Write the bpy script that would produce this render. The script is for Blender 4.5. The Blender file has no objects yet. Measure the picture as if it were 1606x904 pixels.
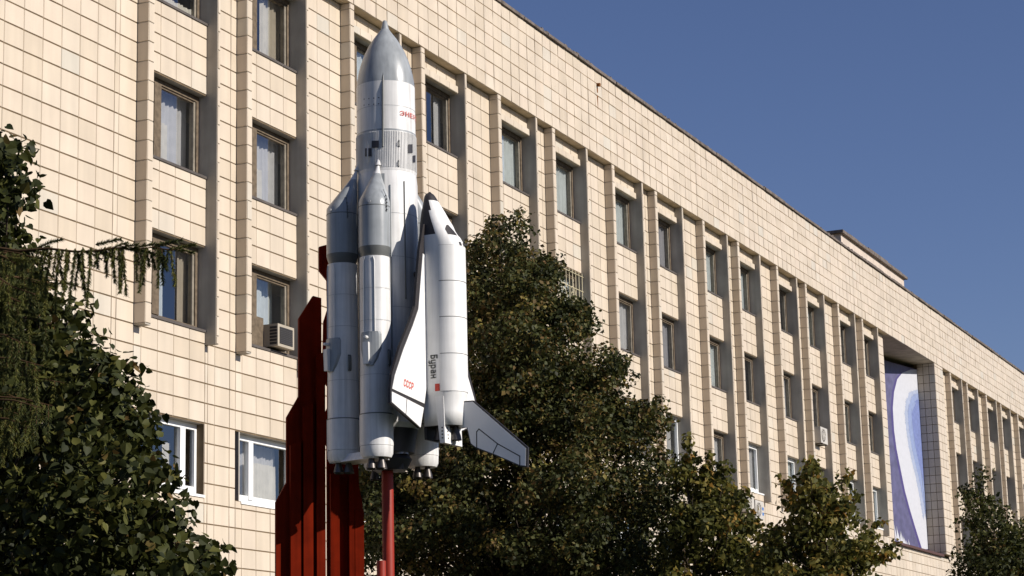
import bpy, math, random
import numpy as np
from mathutils import Vector
random.seed(7); rng = np.random.default_rng(11)
sc = bpy.context.scene
C = sc.collection
RAD = math.radians

# ------------------------------------------------------------------ camera, sky, sun, exposure
R = 0.4125                                    # one tile course of the facade in metres
W, H, F = 1606.0, 904.0, 3312.6               # size and focal length of the photograph in its pixels
YAW, PITCH, ROLL = RAD(24.272), RAD(11.882), RAD(-1.376)
CU, CV, CW = -82.402, -34.4367, 56.2658       # camera in tile courses (along, up, out of the facade)
CAM = Vector((CU * R, -CW * R, 1.6))
def P(X, v, w): return Vector((X * R, -w * R, (v - CV) * R + 1.6))
cy, sy, cp, sp = math.cos(YAW), math.sin(YAW), math.cos(PITCH), math.sin(PITCH)
FWD = Vector((cy * cp, sy * cp, sp)); _r = Vector((sy, -cy, 0)); _u = _r.cross(FWD)
RT = math.cos(ROLL) * _r + math.sin(ROLL) * _u; UP = -math.sin(ROLL) * _r + math.cos(ROLL) * _u
H0 = Vector((cy, sy, 0)); ER = Vector((sy, -cy, 0))     # level heading of the camera, level right
def ray(x, y): return FWD + RT * ((x - W / 2) / F) - UP * ((y - H / 2) / F)
def at(x, y, depth):                          # point on a vertical plane at a level distance in front of the camera
    d = ray(x, y); return CAM + d * (depth / d.dot(H0))
def onplane(x, y, p0, n):
    d = ray(x, y); return CAM + d * ((p0 - CAM).dot(n) / d.dot(n))
def proj(p):
    q = p - CAM; z = q.dot(FWD); return (W / 2 + F * q.dot(RT) / z, H / 2 - F * q.dot(UP) / z)
from mathutils import Matrix
cam = bpy.data.objects.new('camera', bpy.data.cameras.new('camera')); C.objects.link(cam)
m = Matrix((RT, UP, -FWD)).transposed().to_4x4(); m.translation = CAM; cam.matrix_world = m
cam.data.sensor_width = 36; cam.data.lens = F / W * 36; cam.data.clip_end = 5000; cam.data.clip_start = 0.1
sc.camera = cam
SUN_AZ, SUN_EL = RAD(2.5), RAD(29.5)              # azimuth right of the facade normal
S = Vector((math.sin(SUN_AZ) * math.cos(SUN_EL), -math.cos(SUN_AZ) * math.cos(SUN_EL), math.sin(SUN_EL)))
sun = bpy.data.objects.new('sun', bpy.data.lights.new('sun', 'SUN')); C.objects.link(sun)
sun.data.energy = 5.0; sun.data.angle = RAD(0.5); sun.data.color = (1, .935, .855)
sun.rotation_euler = S.to_track_quat('Z', 'Y').to_euler(); sun.location = (0, -40, 60)
wd = bpy.data.worlds.new('World'); sc.world = wd; wd.use_nodes = True
wn = wd.node_tree.nodes; wl = wd.node_tree.links
sky = wn.new('ShaderNodeTexSky'); sky.sky_type = 'NISHITA'; sky.sun_disc = False
sky.sun_elevation = SUN_EL; sky.sun_rotation = math.pi - SUN_AZ
sky.air_density = 1.0; sky.dust_density = 0.3; sky.ozone_density = 2.2
stint = wn.new('ShaderNodeMix'); stint.data_type = 'RGBA'; stint.blend_type = 'MULTIPLY'; stint.inputs[0].default_value = 1; stint.inputs[7].default_value = (1.03, 1.03, 1.34, 1)
wl.new(sky.outputs[0], stint.inputs[6]); wl.new(stint.outputs[2], wn['Background'].inputs[0]); wn['Background'].inputs[1].default_value = 0.052
sc.view_settings.view_transform = 'Standard'; sc.view_settings.look = 'None'
sc.view_settings.exposure = 0.22; sc.view_settings.gamma = 1

# ------------------------------------------------------------------ materials
MATS = {}
def mat(name, col=(.5, .5, .5), rough=.6, spec=.5, metal=0, var=0.0, vscale=3.0, streak=0.0, tint=None, trans=0.0, bump=0.0, bscale=40, coat=0.0, sscale=(5, 5, .35)):
    """principled material; var = soft noise in its colour, streak = vertical dirt, tint = 'object' or 'attr' ramp position"""
    M = bpy.data.materials.new(name); M.use_nodes = True; MATS[name] = M
    n = M.node_tree.nodes; l = M.node_tree.links; b = n['Principled BSDF']
    b.inputs['Roughness'].default_value = rough; b.inputs['Metallic'].default_value = metal
    b.inputs['Specular IOR Level'].default_value = spec
    if coat: b.inputs['Coat Weight'].default_value = coat; b.inputs['Coat Roughness'].default_value = .12
    geo = n.new('ShaderNodeNewGeometry')
    if tint:
        rp = n.new('ShaderNodeValToRGB'); cols = col
        rp.color_ramp.elements[0].position = cols[0][0]; rp.color_ramp.elements[0].color = (*cols[0][1], 1)
        rp.color_ramp.elements[1].position = cols[-1][0]; rp.color_ramp.elements[1].color = (*cols[-1][1], 1)
        for p_, c_ in cols[1:-1]:
            e = rp.color_ramp.elements.new(p_); e.color = (*c_, 1)
        if tint == 'object':
            o = n.new('ShaderNodeObjectInfo'); l.new(o.outputs['Random'], rp.inputs[0])
        else:
            a = n.new('ShaderNodeAttribute'); a.attribute_name = 'tint'; l.new(a.outputs['Fac'], rp.inputs[0])
        csock = rp.outputs[0]
    else:
        rgb = n.new('ShaderNodeRGB'); rgb.outputs[0].default_value = (*col, 1); csock = rgb.outputs[0]
    def mul(csock, scale_vec, lo, hi, detail=5):
        mp = n.new('ShaderNodeMapping'); mp.inputs['Scale'].default_value = scale_vec
        l.new(geo.outputs['Position'], mp.inputs[0])
        t = n.new('ShaderNodeTexNoise'); t.inputs['Scale'].default_value = 1; t.inputs['Detail'].default_value = detail
        l.new(mp.outputs[0], t.inputs[0])
        r = n.new('ShaderNodeMapRange'); r.inputs[1].default_value = .35; r.inputs[2].default_value = .7
        r.inputs[3].default_value = hi; r.inputs[4].default_value = lo; l.new(t.outputs[0], r.inputs[0])
        mx = n.new('ShaderNodeMix'); mx.data_type = 'RGBA'; mx.blend_type = 'MULTIPLY'; mx.inputs[0].default_value = 1
        l.new(csock, mx.inputs[6]); l.new(r.outputs[0], mx.inputs[7]); return mx.outputs[2]
    if var: csock = mul(csock, (vscale,) * 3, 1 - var, 1.0)
    if streak: csock = mul(csock, sscale, 1 - streak, 1.0, 8)
    l.new(csock, b.inputs['Base Color'])
    if bump:
        t = n.new('ShaderNodeTexNoise'); t.inputs['Scale'].default_value = bscale; t.inputs['Detail'].default_value = 6
        l.new(geo.outputs['Position'], t.inputs[0])
        bp = n.new('ShaderNodeBump'); bp.inputs['Strength'].default_value = bump; bp.inputs['Distance'].default_value = .01
        l.new(t.outputs[0], bp.inputs['Height']); l.new(bp.outputs[0], b.inputs['Normal'])
    if trans:
        tr = n.new('ShaderNodeBsdfTranslucent'); l.new(csock, tr.inputs[0])
        mx = n.new('ShaderNodeMixShader'); mx.inputs[0].default_value = trans
        l.new(b.outputs[0], mx.inputs[1]); l.new(tr.outputs[0], mx.inputs[2])
        l.new(mx.outputs[0], n['Material Output'].inputs[0])
    return M
TILE = [(0, (.575, .485, .37)), (.2, (.605, .515, .40)), (.55, (.62, .53, .415)), (.8, (.635, .535, .42)), (.95, (.645, .555, .44)), (1, (.575, .525, .435))]
mat('tile_piece', TILE, .42, .35, tint='object', var=.07, vscale=1.3, streak=.13, sscale=(3.2, 3.2, .28))
mat('tile_rest', TILE, .42, .35, tint='attr', var=.07, vscale=1.3, streak=.13, sscale=(3.2, 3.2, .28))
mat('grout', (.18, .13, .08), .95, .1, var=.3)
mat('stucco', (.44, .405, .35), .9, .2, var=.25, vscale=1.2, streak=.2, bump=.3)
mat('concrete', (.58, .485, .345), .9, .2, var=.3, vscale=2, bump=.4)
mat('coping', (.17, .14, .12), .8, .3, var=.5, vscale=5, bump=.6, bscale=25)
mat('roofhouse', (.55, .47, .40), .9, .2, var=.2, bump=.3)
mat('old_wood', (.165, .125, .085), .8, .2, var=.45, vscale=9, bump=.5)
mat('pale_wood', (.25, .22, .175), .8, .2, var=.35, vscale=9, bump=.4)
mat('pvc', (.82, .82, .80), .35)
mat('sill_metal', (.10, .085, .075), .6, .4, var=.3)
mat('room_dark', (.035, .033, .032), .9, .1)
for i, c in enumerate([(.74, .70, .63), (.62, .61, .62), (.50, .43, .34), (.66, .70, .70), (.42, .41, .44)]):
    mat('curtain_%d' % i, c, .9, .1, var=.12, vscale=5, trans=.2)
def glass():
    M = bpy.data.materials.new('glass'); M.use_nodes = True; MATS['glass'] = M
    n = M.node_tree.nodes; l = M.node_tree.links; n.remove(n['Principled BSDF'])
    g = n.new('ShaderNodeBsdfGlossy'); g.inputs['Roughness'].default_value = .02; g.inputs[0].default_value = (.9, .95, 1, 1)
    t = n.new('ShaderNodeBsdfTransparent'); t.inputs[0].default_value = (.86, .87, .86, 1)
    f = n.new('ShaderNodeFresnel'); f.inputs[0].default_value = 1.6
    a = n.new('ShaderNodeMath'); a.operation = 'MULTIPLY_ADD'; a.inputs[1].default_value = 1.2; a.inputs[2].default_value = .11; l.new(f.outputs[0], a.inputs[0])
    x = n.new('ShaderNodeMixShader'); l.new(a.outputs[0], x.inputs[0]); l.new(t.outputs[0], x.inputs[1]); l.new(g.outputs[0], x.inputs[2])
    l.new(x.outputs[0], n['Material Output'].inputs[0])
glass()
mat('grille_paint', (.62, .55, .36), .5, var=.2)
mat('ac_beige', (.40, .35, .27), .5, var=.15)
mat('ac_white', (.52, .49, .44), .45, var=.1)
mat('ac_dark', (.035, .032, .03), .7)
mat('label_blue', (.05, .16, .42), .5)
mat('mural_violet', (.105, .10, .20), .5, var=.35, vscale=3)
mat('mural_deep', (.06, .045, .17), .5)
mat('mural_white', (.52, .53, .57), .5, var=.06, vscale=5)
mat('mural_pale', (.34, .39, .52), .5, var=.15, vscale=6)
mat('mural_blue', (.24, .30, .49), .5, var=.15, vscale=6)
mat('mural_navy', (.165, .21, .43), .5, var=.2, vscale=6)
mat('red_sill', (.075, .032, .028), .7)
mat('rust', (.22, .09, .03), .9, .1, var=.4, vscale=20)
mat('rocket_white', (.75, .74, .72), .42, .5, var=.10, vscale=6, streak=.26, sscale=(22, 22, 1.1), bump=.10, bscale=9)
mat('rocket_gray', (.34, .36, .37), .30, .5, var=.16, vscale=5, streak=.24, sscale=(20, 20, 1.0), bump=.10, bscale=9)
mat('rocket_dark', (.12, .125, .12), .45, var=.2, vscale=7)
mat('rocket_black', (.022, .02, .024), .5)
mat('bare_metal', (.22, .205, .19), .38, metal=.8, var=.2)
mat('engine_metal', (.10, .09, .082), .42, metal=.7, var=.3)
mat('shuttle_white', (.79, .78, .755), .5, var=.07, vscale=7, streak=.12, sscale=(24, 24, 1.2))
mat('shuttle_black', (.022, .018, .019), .55, var=.3, vscale=6)
mat('shuttle_line', (.20, .195, .19), .6)
mat('tail_paint', (.80, .79, .77), .45, var=.06, vscale=3)
mat('letter_red', (.60, .085, .06), .8, .2, var=.3, vscale=40)
mat('letter_black', (.04, .04, .035), .5)
mat('pylon_red', (.168, .0125, .0025), .75, .03, var=.3, vscale=5, streak=.35, sscale=(16, 16, .8))
mat('pole_red', (.27, .020, .006), .55, .3, var=.2, vscale=4)
LEAF_D = [(0, (.018, .023, .006)), (.4, (.038, .044, .010)), (.75, (.075, .078, .017)), (.92, (.125, .115, .028)), (1, (.12, .075, .024))]
LEAF_R = [(0, (.018, .021, .006)), (.35, (.040, .047, .013)), (.64, (.076, .079, .020)), (.87, (.14, .080, .028)), (1, (.20, .16, .038))]
LEAF_Y = [(0, (.045, .050, .012)), (.4, (.095, .095, .020)), (.7, (.16, .14, .032)), (.88, (.24, .18, .04)), (1, (.29, .16, .035))]
mat('leaf_dark', LEAF_D, .6, .2, tint='attr', trans=.22)
mat('leaf_piece', LEAF_D, .6, .2, tint='object', trans=.22)
mat('leaf_reddish', LEAF_R, .6, .2, tint='attr', trans=.22)
mat('leaf_yellow', LEAF_Y, .6, .2, tint='attr', trans=.38)
mat('needle', [(0, (.030, .038, .011)), (.5, (.085, .092, .020)), (1, (.17, .145, .03))], .6, .2, tint='attr', trans=.1)
mat('bark', (.07, .055, .042), .95, .1, var=.5, vscale=10, bump=.8, bscale=30)
mat('twig', (.085, .05, .025), .9, .1, var=.4, vscale=20)
mat('grass', (.035, .045, .016), .95, .1, var=.5, vscale=1.5, bump=.6, bscale=20)
mat('bounce_paving', (.27, .255, .23), .9, .2, var=.3, vscale=2, bump=.4)

# ------------------------------------------------------------------ mesh and object helpers
WO = {}                                       # world origin of every object (nothing is rotated)
class MB:
    def __init__(s): s.v = []; s.f = []; s.m = []; s.t = []; s.sm = []
    def poly(s, pts, mi=0, tint=0, smooth=False):
        b = len(s.v); s.v += [tuple(p) for p in pts]; s.f.append(tuple(range(b, b + len(pts)))); s.m.append(mi); s.t.append(tint); s.sm.append(smooth)
    def faces(s, verts, faces, mi=0, smooth=False, tint=0):
        b = len(s.v); s.v += [tuple(p) for p in verts]
        for f in faces: s.f.append(tuple(b + i for i in f)); s.m.append(mi); s.t.append(tint); s.sm.append(smooth)
    def hexa(s, p, mi=0, tint=0):             # 8 corners: bottom 4 then top 4, same winding
        s.faces(p, [(3, 2, 1, 0), (4, 5, 6, 7), (0, 1, 5, 4), (1, 2, 6, 5), (2, 3, 7, 6), (3, 0, 4, 7)], mi, False, tint)
    def box(s, X0, X1, v0, v1, w0, w1, mi=0, tint=0):     # facade coordinates
        s.hexa([P(X0, v0, w1), P(X1, v0, w1), P(X1, v0, w0), P(X0, v0, w0), P(X0, v1, w1), P(X1, v1, w1), P(X1, v1, w0), P(X0, v1, w0)], mi, tint)
    def tile(s, o, du, dv, dn, tint=0, mi=0, c=.07):      # a slab on a surface: 5 faces with chamfered rim
        o = Vector(o); ins = c
        lo = [o, o + du, o + du + dv, o + dv]
        lu, lv = du.length, dv.length; a = du * (ins * .09 / lu); b_ = dv * (ins * .09 / lv)
        j = [dn * (1 + random.uniform(-.22, .22)) for _ in range(4)]
        hi = [o + a + b_ + j[0], o + du - a + b_ + j[1], o + du + dv - a - b_ + j[2], o + dv + a - b_ + j[3]]
        s.faces(lo + hi, [(4, 5, 6, 7), (0, 1, 5, 4), (1, 2, 6, 5), (2, 3, 7, 6), (3, 0, 4, 7)], mi, False, tint)
    def lathe(s, base, prof, n=48, mi=0, sharp=25, cap=True, axis=None, shear=None):
        """prof = [(z, r)], shear(z) -> offset vector; rings doubled at sharp corners"""
        runs = [[prof[0]]]
        for i in range(1, len(prof)):
            runs[-1].append(prof[i])
            if i < len(prof) - 1:
                a0 = math.atan2(prof[i][1] - prof[i - 1][1], prof[i][0] - prof[i - 1][0]); a1 = math.atan2(prof[i + 1][1] - prof[i][1], prof[i + 1][0] - prof[i][0])
                if abs(math.degrees(a1 - a0)) > sharp: runs.append([prof[i]])
        for run in runs:
            vs = []; fs = []
            for z, r in run:
                o = Vector(base) + Vector((0, 0, z)) + (shear(z) if shear else Vector())
                vs += [o + Vector((r * math.cos(2 * math.pi * k / n), r * math.sin(2 * math.pi * k / n), 0)) for k in range(n)]
            for i in range(len(run) - 1):
                up = 1
                for k in range(n):
                    k2 = (k + 1) % n; fs.append((i * n + k, i * n + k2, (i + 1) * n + k2, (i + 1) * n + k))
            s.faces(vs, fs, mi, True)
        if cap:
            for z, r in (prof[0], prof[-1]):
                o = Vector(base) + Vector((0, 0, z)) + (shear(z) if shear else Vector())
                s.poly([o + Vector((r * math.cos(2 * math.pi * k / n), r * math.sin(2 * math.pi * k / n), 0)) for k in range(n)], mi)
    def tube(s, pts, rad, n=6, mi=0, cap=True, tint=0):
        pts = [Vector(p) for p in pts]; rad = rad if isinstance(rad, (list, tuple)) else [rad] * len(pts)
        vs = []; fs = []
        for i, p in enumerate(pts):
            d = (pts[min(i + 1, len(pts) - 1)] - pts[max(i - 1, 0)]).normalized()
            a = d.cross(Vector((0, 0, 1)) if abs(d.z) < .9 else Vector((1, 0, 0))).normalized(); b_ = d.cross(a)
            vs += [p + (a * math.cos(2 * math.pi * k / n) + b_ * math.sin(2 * math.pi * k / n)) * rad[i] for k in range(n)]
        for i in range(len(pts) - 1):
            for k in range(n): fs.append((i * n + k, i * n + (k + 1) % n, (i + 1) * n + (k + 1) % n, (i + 1) * n + k))
        s.faces(vs, fs, mi, n > 4, tint)
        if cap:
            s.poly(vs[:n][::-1], mi, tint); s.poly(vs[-n:], mi, tint)
    def slab(s, pts, n, th, mi=0, mi_side=None):          # polygon pts thickened along n (centred)
        a = [Vector(p) + n * th / 2 for p in pts]; b_ = [Vector(p) - n * th / 2 for p in pts]
        s.poly(a, mi); s.poly(b_[::-1], mi); k = len(pts)
        for i in range(k):
            j = (i + 1) % k; s.poly([a[i], b_[i], b_[j], a[j]], mi if mi_side is None else mi_side)
    def build(s, name, mats, parent=None, origin=None, kind=None):
        mats = [mats] if isinstance(mats, str) else mats
        V = np.array(s.v, np.float64)
        o = np.array(origin) if origin is not None else np.array([(V[:, 0].min() + V[:, 0].max()) / 2, (V[:, 1].min() + V[:, 1].max()) / 2, V[:, 2].min()])
        me = bpy.data.meshes.new(name); me.from_pydata((V - o).tolist(), [], s.f)
        for k in mats: me.materials.append(MATS[k])
        me.polygons.foreach_set('material_index', s.m); me.polygons.foreach_set('use_smooth', s.sm)
        at_ = me.attributes.new('tint', 'FLOAT', 'FACE'); at_.data.foreach_set('value', np.array(s.t, np.float32))
        me.validate()
        return link(bpy.data.objects.new(name, me), o, parent, kind)
def link(ob, o, parent=None, kind=None):
    C.objects.link(ob); o = Vector(o); WO[ob] = o
    if parent is not None: ob.parent = parent; ob.location = o - WO[parent]
    else: ob.location = o
    if kind: ob['kind'] = kind
    return ob
def thing(name, loc, label, cat, group=None):
    e = bpy.data.objects.new(name, None); e.empty_display_size = .2; link(e, loc); tag(e, label, cat, group); return e
def tag(o, label, cat, group=None):
    o['label'] = label; o['category'] = cat
    if group: o['group'] = group
    return o
def prune(mb):                                # swap winding is left to Cycles (double sided)
    return mb

# ------------------------------------------------------------------ ground
g = MB(); n = 24; ext = 1500
xs = [-ext, -400, -150, -60, -20, 0, 20, 60, 110, 160, 400, ext]
for i in range(len(xs) - 1):
    for j in range(len(xs) - 1):
        g.poly([(xs[i], xs[j], 0), (xs[i + 1], xs[j], 0), (xs[i + 1], xs[j + 1], 0), (xs[i], xs[j + 1], 0)])
g.build('ground', 'grass', origin=(0, 0, 0), kind='structure')
g = MB(); g.hexa([(-60, -9, -.05), (130, -9, -.05), (130, .2, -.05), (-60, .2, -.05), (-60, -9, .12), (130, -9, .12), (130, .2, .12), (-60, .2, .12)])
g.build('bounce_pavement', 'bounce_paving', origin=(0, -4, 0), kind='structure')  # unseen pavement, made wide and pale to bounce light onto soffits and fins

# ------------------------------------------------------------------ office building
VB, VT, FB, FINB = -38.3, 7.36, 7.36, -15.06   # ground, wall top, frieze bottom, fin bottom
FRT = 13.95
XL, XR = -44.0, 236.0
RX0, RX1, RXS = 142.6, 163.9, 168.0            # recess with the mural, solid strip after it
WW = -.67                                      # wall face
T = 20.42
Ls = [k * T + d for k in range(7) for d in (0, 9.12)] + [171.9 + k * T + d for k in range(3) for d in (0, 9.12)]
OPEN = [(1.85, 6.02), (-6.34, -2.05), (-14.3, -10.04), (-22.6, -19.05)]   # windows of a bay, top row first
bld = thing('office_building', P(60, VB, 0), 'long cream tiled office building with narrow vertical fins and rows of windows', 'building')
wall = MB(); cand = []                        # cand: tiles as (o, du, dv, dn, owner)
GV, GH, TH = .036, .044, .045
def add_tile(X0, X1, v0, v1, owner, w=WW):
    if X1 - X0 < .12 or v1 - v0 < .12: return
    a, b_ = P(X0 + GV / 2, v0 + GH / 2, w - TH), P(X1 - GV / 2, v1 - GH / 2, w - TH)
    cand.append((a, Vector((b_.x - a.x, 0, 0)), Vector((0, 0, b_.z - a.z)), Vector((0, -TH * R, 0)), owner))
def add_side(X, w0, w1, v0, v1, owner):       # tile on a face looking along -X
    a, b_ = P(X + TH, v0 + GH / 2, w0 + GV / 2), P(X + TH, v1 - GH / 2, w1 - GV / 2)
    cand.append((a, Vector((0, b_.y - a.y, 0)), Vector((0, 0, b_.z - a.z)), Vector((-TH * R, 0, 0)), owner))
def rows(v0, v1, base=0.0):
    ks = sorted({v0, v1} | {k + base for k in range(-40, 20) if v0 < k + base < v1})
    return [(a, b_) for a, b_ in zip(ks, ks[1:])]
def sub(v0, v1, opens):
    segs = [(v0, v1)]
    for a, b_ in opens:
        nw = []
        for p, q in segs:
            if b_ <= p or a >= q: nw.append((p, q)); continue
            if p < a: nw.append((p, a))
            if b_ < q: nw.append((b_, q))
        segs = nw
    return segs
def column(X0, X1, v0, v1, opens=()):         # wall substrate and its tiles for one column
    for a, b_ in sub(v0, v1, opens):
        wall.box(X0, X1, a, b_, WW - TH - .5, WW - TH)
    for a, b_ in rows(v0, v1):
        for p, q in sub(a, b_, opens): add_tile(X0, X1, p, q, 'wall')
def plain(X0, X1, v0, v1, off):               # a stretch of plain wall, 1.4 wide tiles counted back from X1
    x = X1
    while x > X0 + .01:
        nx = max(X0, x - 1.4); column(nx, x, v0, v1); x = nx
# blank wall at the left, with its narrow expansion strip
column(-1.45, 0, VB, FRT); column(-1.83, -1.45, VB, FRT); plain(XL, -1.83, VB, FRT, 0)
bays = []
for i, L in enumerate(Ls):
    nxt = Ls[i + 1] if i + 1 < len(Ls) else L + 9.12
    if i == 13: nxt = RX0
    has_d = L < 75 or L > 165
    op = OPEN[:3] + ([OPEN[3]] if has_d else [])
    bays.append((L, op))
    for X0, X1 in ((.63, 2.03), (2.03, 3.43), (3.43, 4.83), (4.83, 6.24)):
        column(L + X0, L + X1, VB, FB, op)
    column(L + .5, L + .63, FINB, FB, op); column(L, L + .63, VB, FINB, op[3:])
    st = [6.5, 7.15, 8.55, 9.12] if nxt - L < 9.5 else [6.5, 7.2, 8.6, 10.0, 11.3]
    if i == 13: st = [6.5, 7.2, 8.6, nxt - L]
    if abs(nxt - L - 9.12) > .3 and i != 13: st[-1] = nxt - L
    for a, b_ in zip(st, st[1:]): column(L + a, L + b_, VB, FB)
    column(L + 6.24, L + 6.5, VB, FINB)
# recess, the strips beside it and the wall below it
plain(RX0, RXS, VB, -15.55, 0)
plain(RXS, 171.9, VB, FB, 0)
wall.box(RX1 + .004, RXS, -15.3, FB, -2.6, -TH)
for a, b_ in rows(-15.3, FB):
    for X0, X1 in ((RX1, 165.3), (165.3, 166.7), (166.7, RXS)): add_tile(X0, X1, a, b_, 'wall', 0)
    for k in range(3): add_side(RX1 - TH, -2.15 + k * .717, -2.15 + (k + 1) * .717, a, b_, 'wall')
wall.box(RX0 - .4, RX0, -15.3, FB, -6.48, WW - TH - .5)      # left cheek of the recess
wall.build('facade_wall', 'grout', bld); wall_o = [o for o in bld.children if o.name.startswith('facade_wall')][0]
mb = MB(); mb.box(RX0, RX1, -15.55, -15.3, -6.48, -.3); mb.build('recess_sill', 'red_sill', bld)
# dark rooms behind the windows, floors and the rest of the body
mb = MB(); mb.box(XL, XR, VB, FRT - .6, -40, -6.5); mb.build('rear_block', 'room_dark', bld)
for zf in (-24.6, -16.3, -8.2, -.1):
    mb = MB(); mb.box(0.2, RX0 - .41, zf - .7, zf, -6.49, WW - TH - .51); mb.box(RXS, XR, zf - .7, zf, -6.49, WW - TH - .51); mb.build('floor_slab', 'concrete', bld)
mb = MB(); mb.box(XL, XR, FB + .02, FRT - .05, -6.46, -.06)
mb.box(RX0 - .3, RX1 + .2, FB + .003, FB + .019, -6.45, -.06); fr_o = mb.build('frieze', 'concrete', bld)
x = 30.51 - 1.386 * 23
fr = (FRT - .05 - FB) / 7
while x < XR:
    for k in range(7):
        a = FB + k * fr
        if x + 1.386 > 0.1:
            a0 = P(x + GV / 2, a + GH / 2, -.06); b0 = P(x + 1.386 - GV / 2, a + fr - GH / 2, -.06)
            cand.append((a0, Vector((b0.x - a0.x, 0, 0)), Vector((0, 0, b0.z - a0.z)), Vector((0, -.09 * R, 0)), 'frieze'))
    x += 1.386
# coping: short uneven lengths
cop = MB(); x = -2.0
while x < XR:
    ln = random.uniform(2.2, 5.5); dz = random.uniform(-.04, .05); dw = random.uniform(-.03, .05)
    cop.box(x, x + ln - .04, FRT - .05, FRT + .17 + dz, -1.2, .2 + dw)
    for _ in range(3):
        q = x + random.random() * ln; cop.box(q, q + random.uniform(.1, .5), FRT + .1, FRT + .22 + random.random() * .12, -.3, .12)
    x += ln
cop.build('coping', 'coping', bld)
# roof house beyond the parapet
mb = MB(); mb.box(147.4, 176.2, FRT - .4, 20.45, -16, -6)
rh = mb.build('roof_house', 'roofhouse', bld)
mb = MB(); x = 146.9
while x < 176.7:
    ln = random.uniform(2, 5); mb.box(x, min(176.7, x + ln - .02), 20.46, 20.85 + random.uniform(-.1, .15), -16.4, -5.6); x += ln
mb.build('roof_edge', 'coping', rh)
# a rusty drain stub high on the frieze, rust running down from it
mb = MB(); p = P(58.7, 12.9, .03); mb.tube([p + Vector((0, .05, 0)), p + Vector((0, -.10, -.02))], .06, 8); dr = mb.build('drain_stub', 'rust', bld)
mb = MB(); q = P(58.7, 12.7, .037); mb.poly([q + Vector((-.05, 0, 0)), q + Vector((-.02, 0, -.55)), q + Vector((.015, 0, -.75)), q + Vector((.06, 0, 0))]); mb.build('rust_stain', 'rust', dr)
# fins
fins = []
for i, L in enumerate(Ls):
    mb = MB(); mb.box(L + TH, L + .5, FINB, FB, WW - TH - .3, -TH); f = mb.build('fin', 'stucco', bld); fins.append(f)
    for a, b_ in rows(FINB, FB):
        add_side(L, WW, -.0, a, b_, f); add_tile(L, L + .5, a, b_, f, 0)
    mb = MB(); mb.box(L + 6.24, L + 6.5, FINB, FB, -1.25, -TH); f = mb.build('fin', 'stucco', bld)
    for a, b_ in rows(FINB, FB, .35): add_tile(L + 6.24, L + 6.5, a, b_, f, 0)
# tiles: the 300 that show largest are objects, the rest one mesh
def area(t):
    o, du, dv, dn, _ = t
    ps = [proj(o + dn), proj(o + du + dn), proj(o + du + dv + dn), proj(o + dv + dn)]
    cx = sum(p[0] for p in ps) / 4; cyy = sum(p[1] for p in ps) / 4
    if not (4 < cx < W - 4 and 4 < cyy < H - 4): return 0
    if cx < 230 and cyy > 470 + .4 * 0 and cx < 200: return 0
    if cx < 130 and cyy > 390: return 0
    if 505 < cx < 735 and cyy > 300: return 0
    if 555 < cx < 650 and 60 < cyy: return 0
    if 430 < cx < 510 and cyy > 600: return 0
    nrm = du.cross(dv).normalized()
    if nrm.dot(CAM - o) * (1 if nrm.dot(dn) > 0 else -1) <= 0: return 0
    return abs(sum(ps[k][0] * ps[(k + 1) % 4][1] - ps[(k + 1) % 4][0] * ps[k][1] for k in range(4))) / 2
order = sorted(range(len(cand)), key=lambda k: -area(cand[k])); big = set(order[:298])
unit = MB(); unit.tile((0, 0, 0), Vector((1, 0, 0)), Vector((0, 0, 1)), Vector((0, -1, 0)), c=.2)
V = [Vector(v) for v in unit.v]
tile_me = bpy.data.meshes.new('tile'); tile_me.from_pydata(unit.v, [], unit.f); tile_me.materials.append(MATS['tile_piece'])
unit2 = MB(); unit2.tile((0, 0, 0), Vector((0, -1, 0)), Vector((0, 0, 1)), Vector((-1, 0, 0)), c=.2)
side_me = bpy.data.meshes.new('tile_side'); side_me.from_pydata(unit2.v, [], unit2.f); side_me.materials.append(MATS['tile_piece'])
rest = MB()
for k, (o, du, dv, dn, own) in enumerate(cand):
    if k in big:
        par = wall_o if own == 'wall' else fr_o if own == 'frieze' else own
        side = abs(dn.x) > 1e-6
        ob = bpy.data.objects.new('tile', side_me if side else tile_me); link(ob, o, par)
        ob.scale = (dn.length, du.length, dv.length) if side else (du.length, dn.length, dv.length)
    else:
        # tiles whose place is never seen (right-facing, far below) still belong to the cladding
        rest.tile(o, du, dv, dn, random.random())
rest.build('tile_cladding', 'tile_rest', bld, kind='stuff')

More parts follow.
